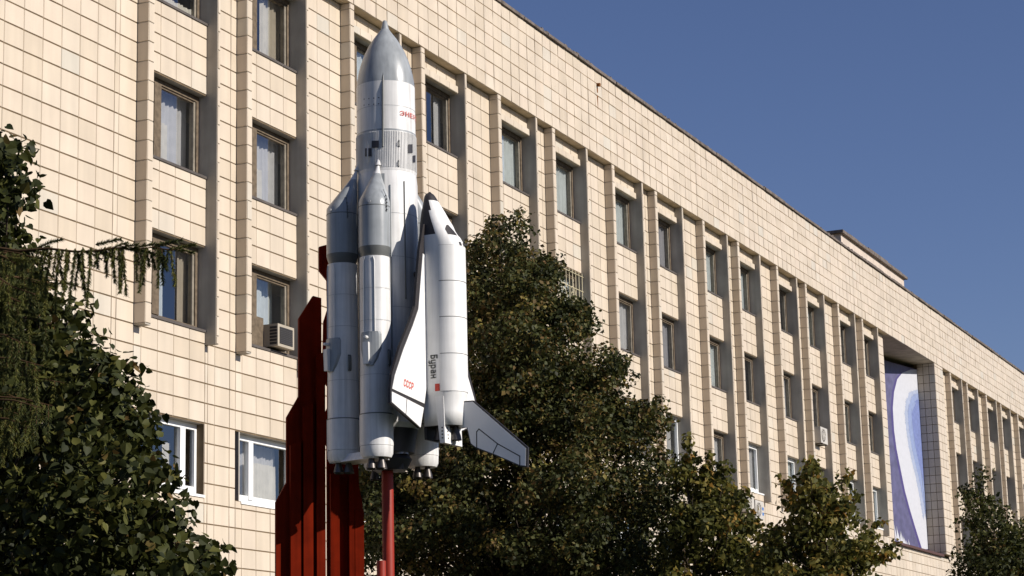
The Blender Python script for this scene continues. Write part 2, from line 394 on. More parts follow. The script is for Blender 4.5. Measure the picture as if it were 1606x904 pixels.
# windows
def window(L, v0, v1, style, curt, grille=False):
    X0, X1 = L + .5, L + 6.24; w = -1.12
    # reveal lining is a part of the window: head, sill and left jamb
    mb = MB()
    mb.box(X0, X1, v1 - .002, v1 + .12, w - .25, WW - TH - .002, 0)
    mb.box(X0 - .1, X0 + .004, v0, v1, w - .25, WW - TH - .002, 0)
    fw = .32 if style == 'wood' else .26
    a, b_ = X0 + .01, X1 - .01
    wf, wb = w, w - .22
    dep = dict(i=1)
    mb.box(a, a + fw, v0 + .01, v1 - .01, wb, wf, 1); mb.box(b_ - fw * .75, b_, v0 + .01, v1 - .01, wb, wf, 1)
    mb.box(a + fw, b_ - fw * .75, v1 - .3, v1 - .01, wb, wf, 1); mb.box(a + fw, b_ - fw * .75, v0 + .01, v0 + (.22 if style == 'wood' else .42), wb, wf, 1)
    mul = [2.12, 2.72] if style == 'wood' else ([4.7, 5.15] if style == 'pvc_r' else [1.95, 2.4])
    mb.box(L + mul[0], L + mul[1], v0 + .22, v1 - .3, wb - .01, wf + .05, 1)
    if style == 'wood':                       # inner sash, paler
        mb.box(b_ - .42, b_ - .25, v0 + .22, v1 - .3, wb - .1, wf - .06, 2); mb.box(L + mul[1], b_ - .42, v1 - .4, v1 - .3, wb - .1, wf - .07, 1)
    fr_ = ['stucco', 'old_wood', 'pale_wood'] if style == 'wood' else ['stucco', 'pvc', 'pvc']
    wo = mb.build('window', fr_, bld)
    if v1 > 3:                                # tiled lintel strip standing proud of the wall over the top row
        mb = MB(); mb.box(L + .64, L + 6.1, 6.02, 6.5, WW - TH - .02, WW + .2, 0); lt_ = mb.build('lintel', 'concrete', bld)
        for k in range(4):
            x0 = [.64, 2.03, 3.43, 4.83][k]; x1 = [2.03, 3.43, 4.83, 6.1][k]
            mb = MB(); mb.tile(P(L + x0 + .013, 6.03, WW + .2), Vector(((x1 - x0 - .026) * R, 0, 0)), Vector((0, 0, .46 * R)), Vector((0, -.03 * R, 0)), random.random()); mb.build('tile', 'tile_rest', lt_)
    mb = MB(); mb.poly([P(a + .1, v0 + .1, w - .14), P(b_ - .1, v0 + .1, w - .14), P(b_ - .1, v1 - .1, w - .14), P(a + .1, v1 - .1, w - .14)])
    mb.build('pane', 'glass', wo)
    mb = MB()
    if style == 'wood': mb.box(X0 + .01, X1 - .002, v0 - .13, v0, w - .1, WW + .06)
    else: mb.box(X0 + .01, X1 - .002, v0 - .13, v0, w - .1, WW + .06)
    mb.build('sill', 'sill_metal' if style == 'wood' else 'pvc', wo)
    for (c0, c1, top, ci, dep_) in curt:      # pleated curtain sheets
        mb = MB(); npl = max(6, int((c1 - c0) * 9)); vs = []
        ph = random.random() * 6
        for k in range(npl + 1):
            X = L + c0 + (c1 - c0) * k / npl; ww = w - dep_ + .07 * math.sin(k * 1.9 + ph) + .04 * math.sin(k * .7)
            vs += [P(X, v0 + .15, ww), P(X + .05 * math.sin(k * .9), v0 + (v1 - v0) * top, ww)]
        mb.faces(vs, [(2 * k, 2 * k + 2, 2 * k + 3, 2 * k + 1) for k in range(npl)], 0, True)
        mb.build('curtain', 'curtain_%d' % ci, wo)
    if grille:
        mb = MB()
        for k in range(10):
            X = X0 + .2 + (X1 - X0 - .4) * k / 9; mb.tube([P(X, v0, WW + .1), P(X, v1, WW + .1)], .012, 5)
        for vv in (v0 + .25, v1 - .25, (v0 + v1) / 2 + .8): mb.tube([P(X0 + .1, vv, WW + .13), P(X1 - .05, vv, WW + .13)], .012, 5)
        for cxx in (2.6, 4.1):
            mb.tube([P(L + cxx + .55 * math.cos(q / 12 * 2 * math.pi), (v0 + v1) / 2 + .1 + .75 * math.sin(q / 12 * 2 * math.pi), WW + .14) for q in range(13)], .012, 5, cap=False)
            mb.tube([P(L + cxx + .3 * math.cos(q / 12 * 2 * math.pi), (v0 + v1) / 2 + .1 + .35 * math.sin(q / 12 * 2 * math.pi), WW + .14) for q in range(13)], .012, 5, cap=False)
        mb.build('grille', 'grille_paint', wo)
    return wo
for bi, (L, op) in enumerate(bays):
    for ri, (v0, v1) in enumerate(op):
        style = 'wood'
        if ri == 3: style = 'pvc_r' if bi == 0 else 'pvc_l'
        if ri == 2 and 60 < L < 140 and bi % 3 != 2: style = 'pvc_l'
        k = random.random()
        if bi == 0 and ri == 1: cu = [(2.7, 6.1, .97, 1, .75), (1.5, 4.4, .55, 0, .6)]
        elif bi == 0 and ri == 2: cu = [(1.5, 3.9, .86, 3, .55), (5.1, 6.1, .97, 2, .55)]
        elif bi == 1 and ri == 1: cu = [(2.6, 6.1, .97, 1, .75), (2.2, 4.3, .5, 0, .6)]
        elif bi == 1 and ri == 2: cu = [(2.4, 4.3, .8, 3, .6), (4.4, 6.1, .97, 3, 1.0)]
        elif bi == 1 and ri == 0: cu = [(3.9, 4.9, .97, 0, .55), (5.0, 6.1, .97, 2, .6)]
        elif bi == 0 and ri == 0: cu = [(.6, 6.1, .18, 0, .3)]
        elif bi == 0 and ri == 3: cu = [(4.1, 4.9, .7, 0, .6)]
        elif bi == 1 and ri == 3: cu = [(.6, 6.1, .95, 1, .9), (2.6, 5.6, .66, 0, .55)]
        elif k < .5: cu = [(.6, 6.1, .97, random.choice([1, 3, 4, 3]), .45)]
        elif k < .72: cu = [(.6, 3.4, .97, random.choice([0, 1, 3]), .6), (5.0, 6.1, .97, random.choice([1, 2]), .6)]
        elif k < .93: cu = [(2.4, 6.1, .97, random.choice([1, 2, 3, 4]), .45)]
        else: cu = [(.6, 6.1, .5, 0, .5)]
        window(L, v0, v1, style, cu, grille=(ri == 1 and bi in (4, 5)))

# ------------------------------------------------------------------ mural in the recess
mur = thing('mural_panel', P(152, -15.3, -2.15), 'tall violet, white and blue abstract mural panel inside the deep wall recess', 'mural')
MA, MB_ = P(RX0, 0, -6.40), P(RX1, 0, -2.15)   # the panel stands askew in the recess, deeper at its left end
MD = (MB_ - MA).normalized(); MN = Vector((MD.y, -MD.x, 0)); MP = MA
zlo, zhi = P(0, -15.29, 0).z, P(0, 6.75, 0).z
mb = MB(); q0, q1 = Vector((MA.x + .01, MA.y, 0)), Vector((MB_.x - .01, MB_.y, 0)); mo = -MN * .06
mb.hexa([q0 + Vector((0, 0, zlo)), q1 + Vector((0, 0, zlo)), q1 + mo + Vector((0, 0, zlo)), q0 + mo + Vector((0, 0, zlo)), q0 + Vector((0, 0, zhi)), q1 + Vector((0, 0, zhi)), q1 + mo + Vector((0, 0, zhi)), q0 + mo + Vector((0, 0, zhi))]); mb.build('backing_panel', 'mural_violet', mur)
def mpix(pts, lift): return [onplane(x, y, MP, MN) + MN * lift for x, y in pts]
def clampm(pts):
    out = []
    for p in pts:
        x = min(max(p.x, MA.x + .02), MB_.x - .02); f = (x - p.x) / MD.x
        out.append(Vector((x, p.y + MD.y * f, min(max(p.z, zlo + .01), zhi - .01))))
    return out
edge = [(1440, 578), (1428, 580), (1415, 585), (1407, 595), (1402, 615), (1400, 640), (1402, 675), (1406, 705), (1412, 735), (1419, 770), (1427, 800), (1436, 830), (1446, 862)]
right = [(1462, 862), (1452, 800), (1448, 740), (1445, 680), (1442, 620)]
mb = MB(); mb.poly(clampm(mpix([(x - 3.0, y) for x, y in edge] + right, .004))); mb.build('dark_border', 'mural_deep', mur)
mb = MB(); mb.poly(clampm(mpix(edge + right, .008))); mb.build('white_crescent', 'mural_white', mur)
def blob(inset, lift, name, m_, jag):
    L_ = [(1441, 612), (1433, 613), (1426, 618), (1421, 630), (1419, 648), (1421, 672), (1425, 700), (1431, 728), (1437, 752), (1444, 790), (1449, 820)]
    pts = []
    for i in range(len(L_) - 1):
        for k in range(10 if jag else 3):
            t_ = k / (10 if jag else 3); x = L_[i][0] * (1 - t_) + L_[i + 1][0] * t_; y = L_[i][1] * (1 - t_) + L_[i + 1][1] * t_
            j = (random.uniform(0, 3.2) if (jag and k % 2) else 0)
            pts.append((x + inset * (.5 if y < 618 else 1) - j * .5, y + inset * (1.4 if y < 640 else 0) - j * .9))
    mb = MB(); q = clampm(mpix(pts + [(1452, 800), (1448, 740), (1445, 680), (1442, 620 + inset)], lift))
    mb.poly(q); mb.build(name, m_, mur)
blob(0, .012, 'pale_halo', 'mural_pale', True); blob(4.5, .016, 'blue_field', 'mural_blue', True); blob(10, .020, 'navy_core', 'mural_navy', False)
mb = MB()
for k in range(9):
    bx = 1404 + k * 2.6; mb.poly(clampm(mpix([(bx, 846 + k * 1.6), (bx + 3, 847 + k * 1.6), (bx - 3 + random.uniform(-1, 3), 826 + k * 2.6 + random.uniform(-5, 5))], .012 + k * .0005)))
mb.build('white_spikes', 'mural_white', mur)

# ------------------------------------------------------------------ air conditioners
def fbox(mb, X0, X1, v0, v1, w0, w1, mi=0): mb.box(X0, X1, v0, v1, w0, w1, mi)
ac = thing('window_air_conditioner', P(13.4, -14.2, -.3), 'old beige window air conditioner sticking out of a wooden window beside the dark red pylon', 'air conditioner')
mb = MB(); mb.box(12.5, 14.2, -14.15, -12.95, -1.2, -.17); mb.build('case', 'ac_beige', ac)
mb = MB(); mb.box(12.68, 14.02, -14.0, -13.1, -.17, -.15); gr = mb.build('grille', 'ac_dark', ac)
for k in range(9):
    mb = MB(); v_ = -13.97 + k * .1; mb.box(12.7, 14.0, v_, v_ + .035, -.149, -.13); mb.build('slat', 'engine_metal', gr)
mb = MB()
for k in range(6): mb.box(12.485, 12.499, -14.05 + k * .17, -13.93 + k * .17, -.66, -.22)
mb.build('side_vents', 'ac_dark', ac)
mb = MB(); mb.box(11.3, 12.49, -14.2, -12.6, -1.14, -1.05); mb.build('filler_board', 'old_wood', ac)
def split_ac(X, v, w, label, group, sc_=1.0, blue=False):
    t = thing('air_conditioner', P(X + 1, v, w), label, 'air conditioner', group)
    a, b_, d = 2.3 * sc_, 1.55 * sc_, .8 * sc_
    mb = MB(); mb.box(X, X + a, v, v + b_, w, w + d); mb.build('case', 'ac_white', t)
    mb = MB(); cx_, cv_ = X + a * .4, v + b_ / 2; nn = 20
    mb.poly([P(cx_ + .64 * sc_ * math.cos(2 * math.pi * k / nn), cv_ + .64 * sc_ * math.sin(2 * math.pi * k / nn), w + d + .012) for k in range(nn)])
    fg = mb.build('fan_grille', 'ac_dark', t)
    mb = MB()
    for r_ in (.2, .4, .6):
        mb.tube([P(cx_ + r_ * sc_ * math.cos(2 * math.pi * k / nn), cv_ + r_ * sc_ * math.sin(2 * math.pi * k / nn), w + d + .04) for k in range(nn + 1)], .012, 4, cap=False)
    for k in range(6):
        q = math.pi * k / 6; mb.tube([P(cx_ - .62 * sc_ * math.cos(q), cv_ - .62 * sc_ * math.sin(q), w + d + .04), P(cx_ + .62 * sc_ * math.cos(q), cv_ + .62 * sc_ * math.sin(q), w + d + .04)], .009, 4)
    mb.build('wire_guard', 'ac_white', fg)
    for q in (.2, .8):
        mb = MB(); mb.box(X + a * q - .05, X + a * q + .05, v - .12, v - .01, w - .05 if w > -.5 else w - .02, w + d + .02); mb.build('bracket', 'engine_metal', t)
    if blue:
        mb = MB()
        for k in (0, 1): mb.box(X + a * .8, X + a * .99, v + .35 + k * .45, v + .6 + k * .45, w + d, w + d + .01)
        mb.build('label_plate', 'label_blue', t)
    return t
split_ac(113.3, -7.9, -.64, 'white air conditioner high between two fins, above the yellowing linden', 'split air conditioners on the facade')
split_ac(91.9, -16.85, -.64, 'white air conditioner with blue label on the tiled wall, lower right of the lower pair', 'split air conditioners on the facade', 1.0, True)
split_ac(89.3, -16.5, -.64, 'white air conditioner partly hidden by leaves, left of the one with a blue label', 'split air conditioners on the facade')

# ------------------------------------------------------------------ rocket
D = 24.0
base_px = (611.5, 720)
A0 = at(*base_px, D); TOW = -H0
def zpx(y, t=0.0, s_=None):                    # height of image row y at the rocket, t metres nearer
    x = proj(A0 + Vector((0, 0, 0)))[0]
    return at(602 + .017 * (y - 140), y, D - t).z
PX = (at(651.5, 400, D) - at(601.5, 400, D)).length / 50       # metres per photo pixel at the rocket
def ang(a): return ER * math.sin(RAD(a)) + TOW * math.cos(RAD(a))
OX, OY = A0.x, A0.y
def vec(z): return Vector((OX, OY, z))
rk = thing('carrier_rocket', vec(zpx(722)), 'tall white and grey model rocket with four strap-on boosters on a red stand', 'rocket')
def prof(lst, t=0.0, z0=0): return [(zpx(y, t) - z0, r * PX) for y, r in lst][::-1]
Z0 = A0.z
b0 = Vector((OX, OY, 0))
mb = MB(); mb.lathe(b0, prof([(33, 2.5), (35, 3.6), (47, 6.6), (51, 9.5), (63, 19), (75, 26.8), (85, 32), (97, 37), (107, 40.3), (119, 43.4), (130, 45.4), (139, 46.3), (139.6, 46.3)]), 72, 0, 20); nose = mb.build('nose_cone', 'rocket_gray', rk)
mb = MB(); mb.lathe(b0, prof([(139.7, 46.5), (216, 46.6)]), 72); up_ = mb.build('upper_stage', 'rocket_white', rk)
mb = MB(); mb.lathe(b0, prof([(216, 47.0), (277, 47.3), (279, 46.9)]), 72, 0, 20); band = mb.build('interstage_ring', 'rocket_white', rk)
mb = MB()
za, zb = zpx(274), zpx(218)
for k in range(110):
    q = 2 * math.pi * k / 110; rr = 47.3 * PX; dv = Vector((math.cos(q), math.sin(q), 0)); tv = Vector((-math.sin(q), math.cos(q), 0)) * .35 * PX
    b1 = b0 + dv * rr * .995; b2 = b0 + dv * (rr + .7 * PX)
    mb.hexa([b1 - tv + Vector((0, 0, za)), b2 - tv + Vector((0, 0, za)), b2 + tv + Vector((0, 0, za)), b1 + tv + Vector((0, 0, za)), b1 - tv + Vector((0, 0, zb)), b2 - tv + Vector((0, 0, zb)), b2 + tv + Vector((0, 0, zb)), b1 + tv + Vector((0, 0, zb))])
mb.build('stringers', 'rocket_white', band, kind='stuff')
mb = MB(); mb.lathe(b0, prof([(279, 46.9), (288, 48.0), (294, 48.6), (668, 48.8), (676, 44)]), 72, 0, 20); core = mb.build('core_stage', 'rocket_white', rk)
mb = MB(); mb.lathe(b0, prof([(214.5, 47.2), (217, 47.2)]), 72); mb.build('ring_joint', 'rocket_gray', rk)
def wrap(x_px, y, r_px, lift=.0):              # point on the core surface seen at a photo pixel
    xo = 602 + .017 * (y - 140); s_ = max(-.999, min(.999, (x_px - xo) / r_px)); a = math.asin(s_)
    rr = r_px * PX + lift
    return b0 + ER * rr * math.sin(a) + TOW * rr * math.cos(a) + Vector((0, 0, zpx(y, rr * math.cos(a))))
def decal(x0, x1, y0, y1, r_px, lift, m_, name, par, nx=4):
    mb = MB(); vs = []
    for k in range(nx + 1):
        x = x0 + (x1 - x0) * k / nx; vs += [wrap(x, y1, r_px, lift), wrap(x, y0, r_px, lift)]
    mb.faces(vs, [(2 * k, 2 * k + 2, 2 * k + 3, 2 * k + 1) for k in range(nx)], 0, True); return mb.build(name, m_, par)
decal(584, 595, 220.5, 231.5, 47.4, .011, 'rocket_black', 'black_square', band)
decal(573.5, 584, 232, 245, 47.4, .011, 'rocket_black', 'black_square', band)
decal(639, 645.3, 227.5, 241, 47.4, .011, 'rocket_black', 'black_square', band)
decal(646, 649.3, 245, 256, 47.4, .011, 'rocket_black', 'black_square', band)
mb = MB()
for y in (226, 257):
    p = wrap(626, y, 47.5); mb.tube([p + Vector((0, 0, .04)), p + TOW * .02 + Vector((0, 0, .02)), p + TOW * .02 - Vector((0, 0, .02)), p - Vector((0, 0, .04))], .007, 5)
mb.build('hand_hook', 'rocket_dark', band)
decal(577.2, 579.4, 223, 255, 47.4, .02, 'rocket_white', 'white_strip', band)
mb = MB(); pts = [wrap(600 + .006 * (y - 50), y, r + .3, .006) for y, r in [(52, 10), (63, 19), (75, 26.8), (85, 32), (97, 37), (107, 40.3), (119, 43.4), (130, 45.4), (140, 46.5), (180, 46.6), (230, 47.6)]]
mb.tube(pts, .012, 6); mb.build('cable_duct', 'rocket_dark', rk)
mb = MB()
for i in range(8):
    x = 570.5 + (i % 4) * 7.9; y = 155 + (i // 4) * 9.5 - (i % 4) * .6
    if i // 4 == 1: y += 0
    c_ = wrap(x, y, 46.5, .003); nn = (c_ - b0); nn.z = 0; nn.normalize(); tv = nn.cross(Vector((0, 0, 1)))
    mb.poly([c_ + (tv * math.cos(q * math.pi / 4) + Vector((0, 0, 1)) * math.sin(q * math.pi / 4)) * 1.05 * PX for q in range(8)])
mb.build('vent_holes', 'rocket_black', up_)
for xx, y0, y1 in ((613, 290, 560), (634, 285, 470)):
    mb = MB(); mb.tube([wrap(xx + .017 * (y - 290) * 1.0, y, 48.7, .004) for y in (y0, (y0 + y1) / 2, y1)], .008, 5); mb.build('fuel_line', 'rocket_dark' if xx > 620 else 'rocket_gray', core)
for y in (345, 412, 490, 575, 640):
    mb = MB(); mb.lathe(b0, prof([(y, 48.95), (y + .55, 48.95)]), 72, cap=False); mb.build('weld_seam', 'rocket_gray', core)
mb = MB(); mb.lathe(b0, prof([(178, 46.75), (178.5, 46.75)]), 72, cap=False); mb.build('weld_seam', 'rocket_gray', up_)
decal(599, 604, 272, 300, 48.5, .006, 'rocket_gray', 'cover_plate', core, 2)
# lettering: strokes of one width laid out as flat strips, letter by letter
_t = .17; _a = _t / 2; _h = 1 - _a; _w = .62
_C = [(_w - _a, .68), (_w - _a, _h - .12), (_w - _a - .12, _h), (_a + .12, _h), (_a, _h - .12), (_a, _a + .12), (_a + .12, _a), (_w - _a - .12, _a), (_w - _a, _a + .12), (_w - _a, .32)]
_P = [(_a, 0), (_a, _h), (_w - _a - .1, _h), (_w - _a, _h - .1), (_w - _a, .52), (_w - _a - .1, .42), (_t, .42)]
_mir = lambda q: [(_w - x, y) for x, y in q]
GLYPH = {'С': [_C], 'Э': [_mir(_C), [(.2, .5), (_w - _t, .5)]], 'Н': [[(_a, 0), (_a, 1)], [(_w - _a, 0), (_w - _a, 1)], [(_t, .5), (_w - _t, .5)]],
         'Е': [[(_w, _h), (_a, _h), (_a, _a), (_w, _a)], [(_t, .5), (_w * .88, .5)]], 'Р': [_P], 'Г': [[(_a, 0), (_a, _h), (_w, _h)]],
         'И': [[(_a, 0), (_a, 1)], [(_w - _a, 0), (_w - _a, 1)], [(_t, .12), (_w - _t, .88)]], 'Я': [_mir(_P), [(_w * .5, .33), (_a, 0)]],
         'Б': [[(_w, _h), (_a, _h), (_a, _a), (_w - _a - .1, _a), (_w - _a, _a + .1), (_w - _a, .46), (_w - _a - .1, .56), (_t, .56)]],
         'у': [[(_a, .72), (_a, .2), (_a + .1, .1), (_w - _t, .1)], [(_w - _a, .72), (_w - _a, -.12), (_w - _a - .1, -.2), (_a, -.2)]],
         'р': [[(_a, -.28), (_a, .63), (_w - _a - .1, .63), (_w - _a, .53), (_w - _a, .19), (_w - _a - .1, _a), (_t, _a)]],
         'а': [[(.05, .63), (_w - _a - .1, .63), (_w - _a, .53), (_w - _a, 0)], [(_w - _t, _a), (_a + .06, _a), (_a, _a + .07), (_a, .29), (_a + .06, .36), (_w - _t, .36)]],
         'н': [[(_a, 0), (_a, .72)], [(_w - _a, 0), (_w - _a, .72)], [(_t, .36), (_w - _t, .36)]]}
def strip(pts, t):
    L_, R_ = [], []; n_ = len(pts)
    for i, (x, y) in enumerate(pts):
        def nrm(a, b): d = math.hypot(b[0] - a[0], b[1] - a[1]); return (-(b[1] - a[1]) / d, (b[0] - a[0]) / d)
        n0 = nrm(pts[i - 1], pts[i]) if i else nrm(pts[0], pts[1]); n1 = nrm(pts[i], pts[i + 1]) if i < n_ - 1 else n0
        mx, my = n0[0] + n1[0], n0[1] + n1[1]; k = t / 2 / max(.3, (mx * n0[0] + my * n0[1]))
        L_.append((x + mx * k, y + my * k)); R_.append((x - mx * k, y - my * k))
    return [(L_[i], L_[i + 1], R_[i + 1], R_[i]) for i in range(n_ - 1)]
def lettering(name, body, height, width, place, m_, par, t=_t):      # place(u, v) maps metres along/up the text to the surface
    mb = MB(); full = len(body) * .78 - .16; sx, sy = width / full, height
    for i, ch in enumerate(body):
        for st_ in GLYPH[ch]:
            for q in strip(st_, t): mb.poly([place((x + i * .78) * sx, y * sy) for x, y in q])
    return mb.build(name, m_, par)
def on_core(y, x_start, r_px, lift):
    xo = 602 + .017 * (y - 140); a0 = math.asin((x_start - xo) / r_px); zc = zpx(y, r_px * PX * .7)
    def f(u, v):
        a = a0 + u / (r_px * PX); rr = r_px * PX + lift
        return b0 + ER * rr * math.sin(a) + TOW * rr * math.cos(a) + Vector((0, 0, zc + v - u * .0))
    return f
lettering('lettering', 'ЭНЕРГИЯ', 8.2 * PX, 70 * PX, on_core(184, 627, 46.6, .009), 'letter_red', up_, .115)
# boosters
RB = 74 * PX
ORB = 64.0
near_mid = -40.0
booster_meshes = []
def booster(a, off):
    s_, t_ = RB * math.sin(RAD(a)), RB * math.cos(RAD(a))
    c = b0 + ang(a) * RB; inw = -ang(a)
    yz = lambda y: zpx(y, t_)
    # heights measured on the nearer booster; the others stand level with it
    zr = lambda y: zpx(y, RB * math.cos(RAD(-12)))
    zt, zs = zr(268), zr(315)
    shear = lambda z: inw * (max(0, min(1, (z - zs) / (zt - zs))) * 19 * PX + max(0, (z - zt)) * .35)
    par = rk
    mb = MB(); mb.lathe(c, [(zr(404), 20.6 * PX), (zr(390), 24.4 * PX), (zr(389.5), 24.4 * PX), (zr(326), 24.5 * PX), (zr(316), 24.0 * PX), (zr(307), 20.8 * PX), (zr(268), 5.8 * PX)], 48, 0, 18, shear=shear)
    bo = mb.build('booster', ['rocket_gray'], par)
    mb = MB(); mb.lathe(c, [(zr(405), 20.2 * PX), (zr(404.2), 20.9 * PX), (zr(390.3), 24.75 * PX), (zr(389.2), 24.75 * PX)], 48, 0, 18); mb.build('tank_skirt', 'rocket_dark', bo)
    mb = MB(); mb.lathe(c, [(zr(268), 5.9 * PX), (zr(258.5), 3.2 * PX), (zr(254), 2.6 * PX)], 24, 0, 18, shear=shear); mb.build('tip_collar', 'rocket_white', bo)
    mb = MB(); mb.lathe(c, [(zr(257), 2.4 * PX), (zr(252.5), 2.4 * PX)], 16, 0, 18, shear=shear); mb.build('tip_neck', 'rocket_black', bo)
    mb = MB(); mb.lathe(c, [(zr(253), 4.6 * PX), (zr(239), .6 * PX)], 24, 0, 18, shear=shear); mb.build('tip_cone', 'rocket_white', bo)
    mb = MB(); mb.lathe(c, [(zr(326.6), 24.75 * PX), (zr(325.4), 24.75 * PX)], 48); mb.build('seam_ring', 'rocket_dark', bo)
    mb = MB(); mb.lathe(c, [(zr(700), 25.6 * PX), (zr(650.5), 25.6 * PX), (zr(650), 24.3 * PX), (zr(405), 23.2 * PX)], 48, 0, 18); lo = mb.build('lower_tank', 'rocket_white', bo)
    mb = MB(); mb.lathe(c, [(zr(651.6), 25.9 * PX), (zr(650), 25.9 * PX)], 48); mb.build('seam_ring', 'rocket_dark', bo)
    mb = MB(); mb.lathe(c, [(zr(718), 22 * PX), (zr(712), 24.8 * PX), (zr(700.5), 25.2 * PX)], 48); mb.build('base_ring', 'rocket_white', bo)
    for y in (455, 505, 590):
        mb = MB(); mb.lathe(c, [(zr(y + .5), 24.6 * PX), (zr(y), 24.6 * PX)], 48, cap=False); mb.build('weld_seam', 'rocket_gray', lo)
    out = ang(off)
    def sur(da, y, r): return c + ang(off + da) * r * PX + Vector((0, 0, zr(y)))
    # conduits, parachute container and its box
    mb = MB()
    for da in (-24, 20): mb.tube([sur(da * .8, 407, 23.6), sur(da, 414, 24), sur(da, 528, 24.4)], .0065, 6)
    mb.build('conduit', 'rocket_white', bo)
    mb = MB(); vs = []; fs = []
    ys = [524, 528, 550, 566, 577]; hw = [40, 44, 44, 30, 14]
    for y, h_ in zip(ys, hw):
        for k in range(9): vs.append(sur(-h_ + h_ * k / 4, y, 26.4 if 0 < k < 8 else 24.2))
    for i in range(4):
        for k in range(8): fs.append((i * 9 + k, i * 9 + k + 1, i * 9 + 10 + k, i * 9 + 9 + k))
    mb.faces(vs, fs, 0, False); mb.poly([sur(-40, 524, 24), sur(0, 524, 23.6), sur(40, 524, 24), sur(0, 523.8, 27)]); mb.build('container_cover', 'rocket_gray', bo)
    mb = MB()
    q0, q1 = 541, 575
    side = ang(off + 90) * 4.5 * PX
    pa, pb = sur(-8, q1, 26.2), sur(-8, q0, 26.2); o1, o2 = out * 5 * PX, out * 6.5 * PX
    mb.hexa([pa - side, pa - side + o1, pa + side + o1, pa + side, pb - side, pb - side + o2, pb + side + o2, pb + side]); mb.build('vent_box', 'rocket_white', bo)
    mb = MB(); kb = sur(-8, 533, 26); mb.tube([kb, kb + out * 9 * PX], [2.6 * PX, 2.0 * PX], 10); mb.build('knob', 'rocket_white', bo)
    mb = MB()
    for da in (26, 36, 48):
        mb.tube([sur(off * 0 + 62 + da * .3, 552, 25.5), sur(62 + da * .3, 553, 27.5), sur(62 + da * .3, 574, 27.5), sur(62 + da * .3, 576, 25.5)], 1.2 * PX, 6)
    mb.build('pipe_bracket', 'rocket_dark', bo)
    # separation motors, camera bracket and round hatch on the upper tank
    mb = MB(); hp = sur(4, 321, 24.6); mb.tube([hp, hp + out * .8 * PX], 2.4 * PX, 12); mb.build('round_hatch', 'rocket_white', bo)
    mb = MB()
    for k in range(5):
        q = sur(70, 311 + k * 5.5, 25.2 + (k == 0) * -2); mb.tube([q, q + ang(off + 70) * 1.8 * PX], 1.1 * PX, 6)
    mb.tube([sur(70, 300, 19), sur(70, 312, 25), sur(70, 336, 25.4)], .6 * PX, 5); mb.build('thruster_row', 'rocket_dark', bo)
    for k in range(4):
        q = RAD(45 + 90 * k); nc = c + (ER * math.cos(q) + TOW * math.sin(q)) * 11 * PX
        mb = MB(); mb.lathe(nc, [(zr(735), 7.6 * PX), (zr(729), 6.6 * PX), (zr(722), 4.4 * PX), (zr(717), 3.6 * PX)], 20, 0, 30, cap=False); mb.build('nozzle', 'engine_metal', bo)
    return bo
for a in (-12, -68): booster(a, a * .5 - 12 if a > -40 else -46)
for a in (140, 196): booster(a, a)
# frames that tie each booster pair together, adaptor plates, core engines
for mid in (-40,):
    mb = MB(); cen = b0 + ang(mid) * RB * .86; n_ = ang(mid); t_ = ang(mid + 90)
    za, zb = zpx(720.5, .5), zpx(708, .5)
    def pt(u, w_, z): return cen + t_ * u * PX + n_ * w_ * PX + Vector((0, 0, z))
    mb.hexa([pt(-40, -20, za), pt(40, -20, za), pt(46, 20, za), pt(-46, 20, za), pt(-38, -18, zb), pt(38, -18, zb), pt(42, 14, zb), pt(-42, 14, zb)]); mb.build('adaptor_plate', 'rocket_white', rk)
for k in range(4):
    q = RAD(45 + 90 * k); nc = b0 + (ER * math.cos(q) + TOW * math.sin(q)) * 22 * PX
    mb = MB(); mb.lathe(nc, [(zpx(716), 14.5 * PX), (zpx(708), 13.6 * PX), (zpx(695), 10.5 * PX), (zpx(684), 6 * PX), (zpx(676), 5 * PX)], 28, 0, 30, cap=False); mb.build('core_engine', 'bare_metal', rk)
mb = MB(); mb.lathe(b0, [(zpx(738), 26 * PX), (zpx(722), 34 * PX), (zpx(700), 20 * PX)], 40, 0, 15); mb.build('thrust_frame', 'rocket_black', rk)

mb = MB(); mb.lathe(b0, [(zpx(712), 38 * PX), (zpx(690), 41 * PX), (zpx(676), 44.2 * PX)], 40, 0, 20); mb.build('shadow_shell', 'rocket_black', rk)  # black shell added to stand for the shadow around the core engines
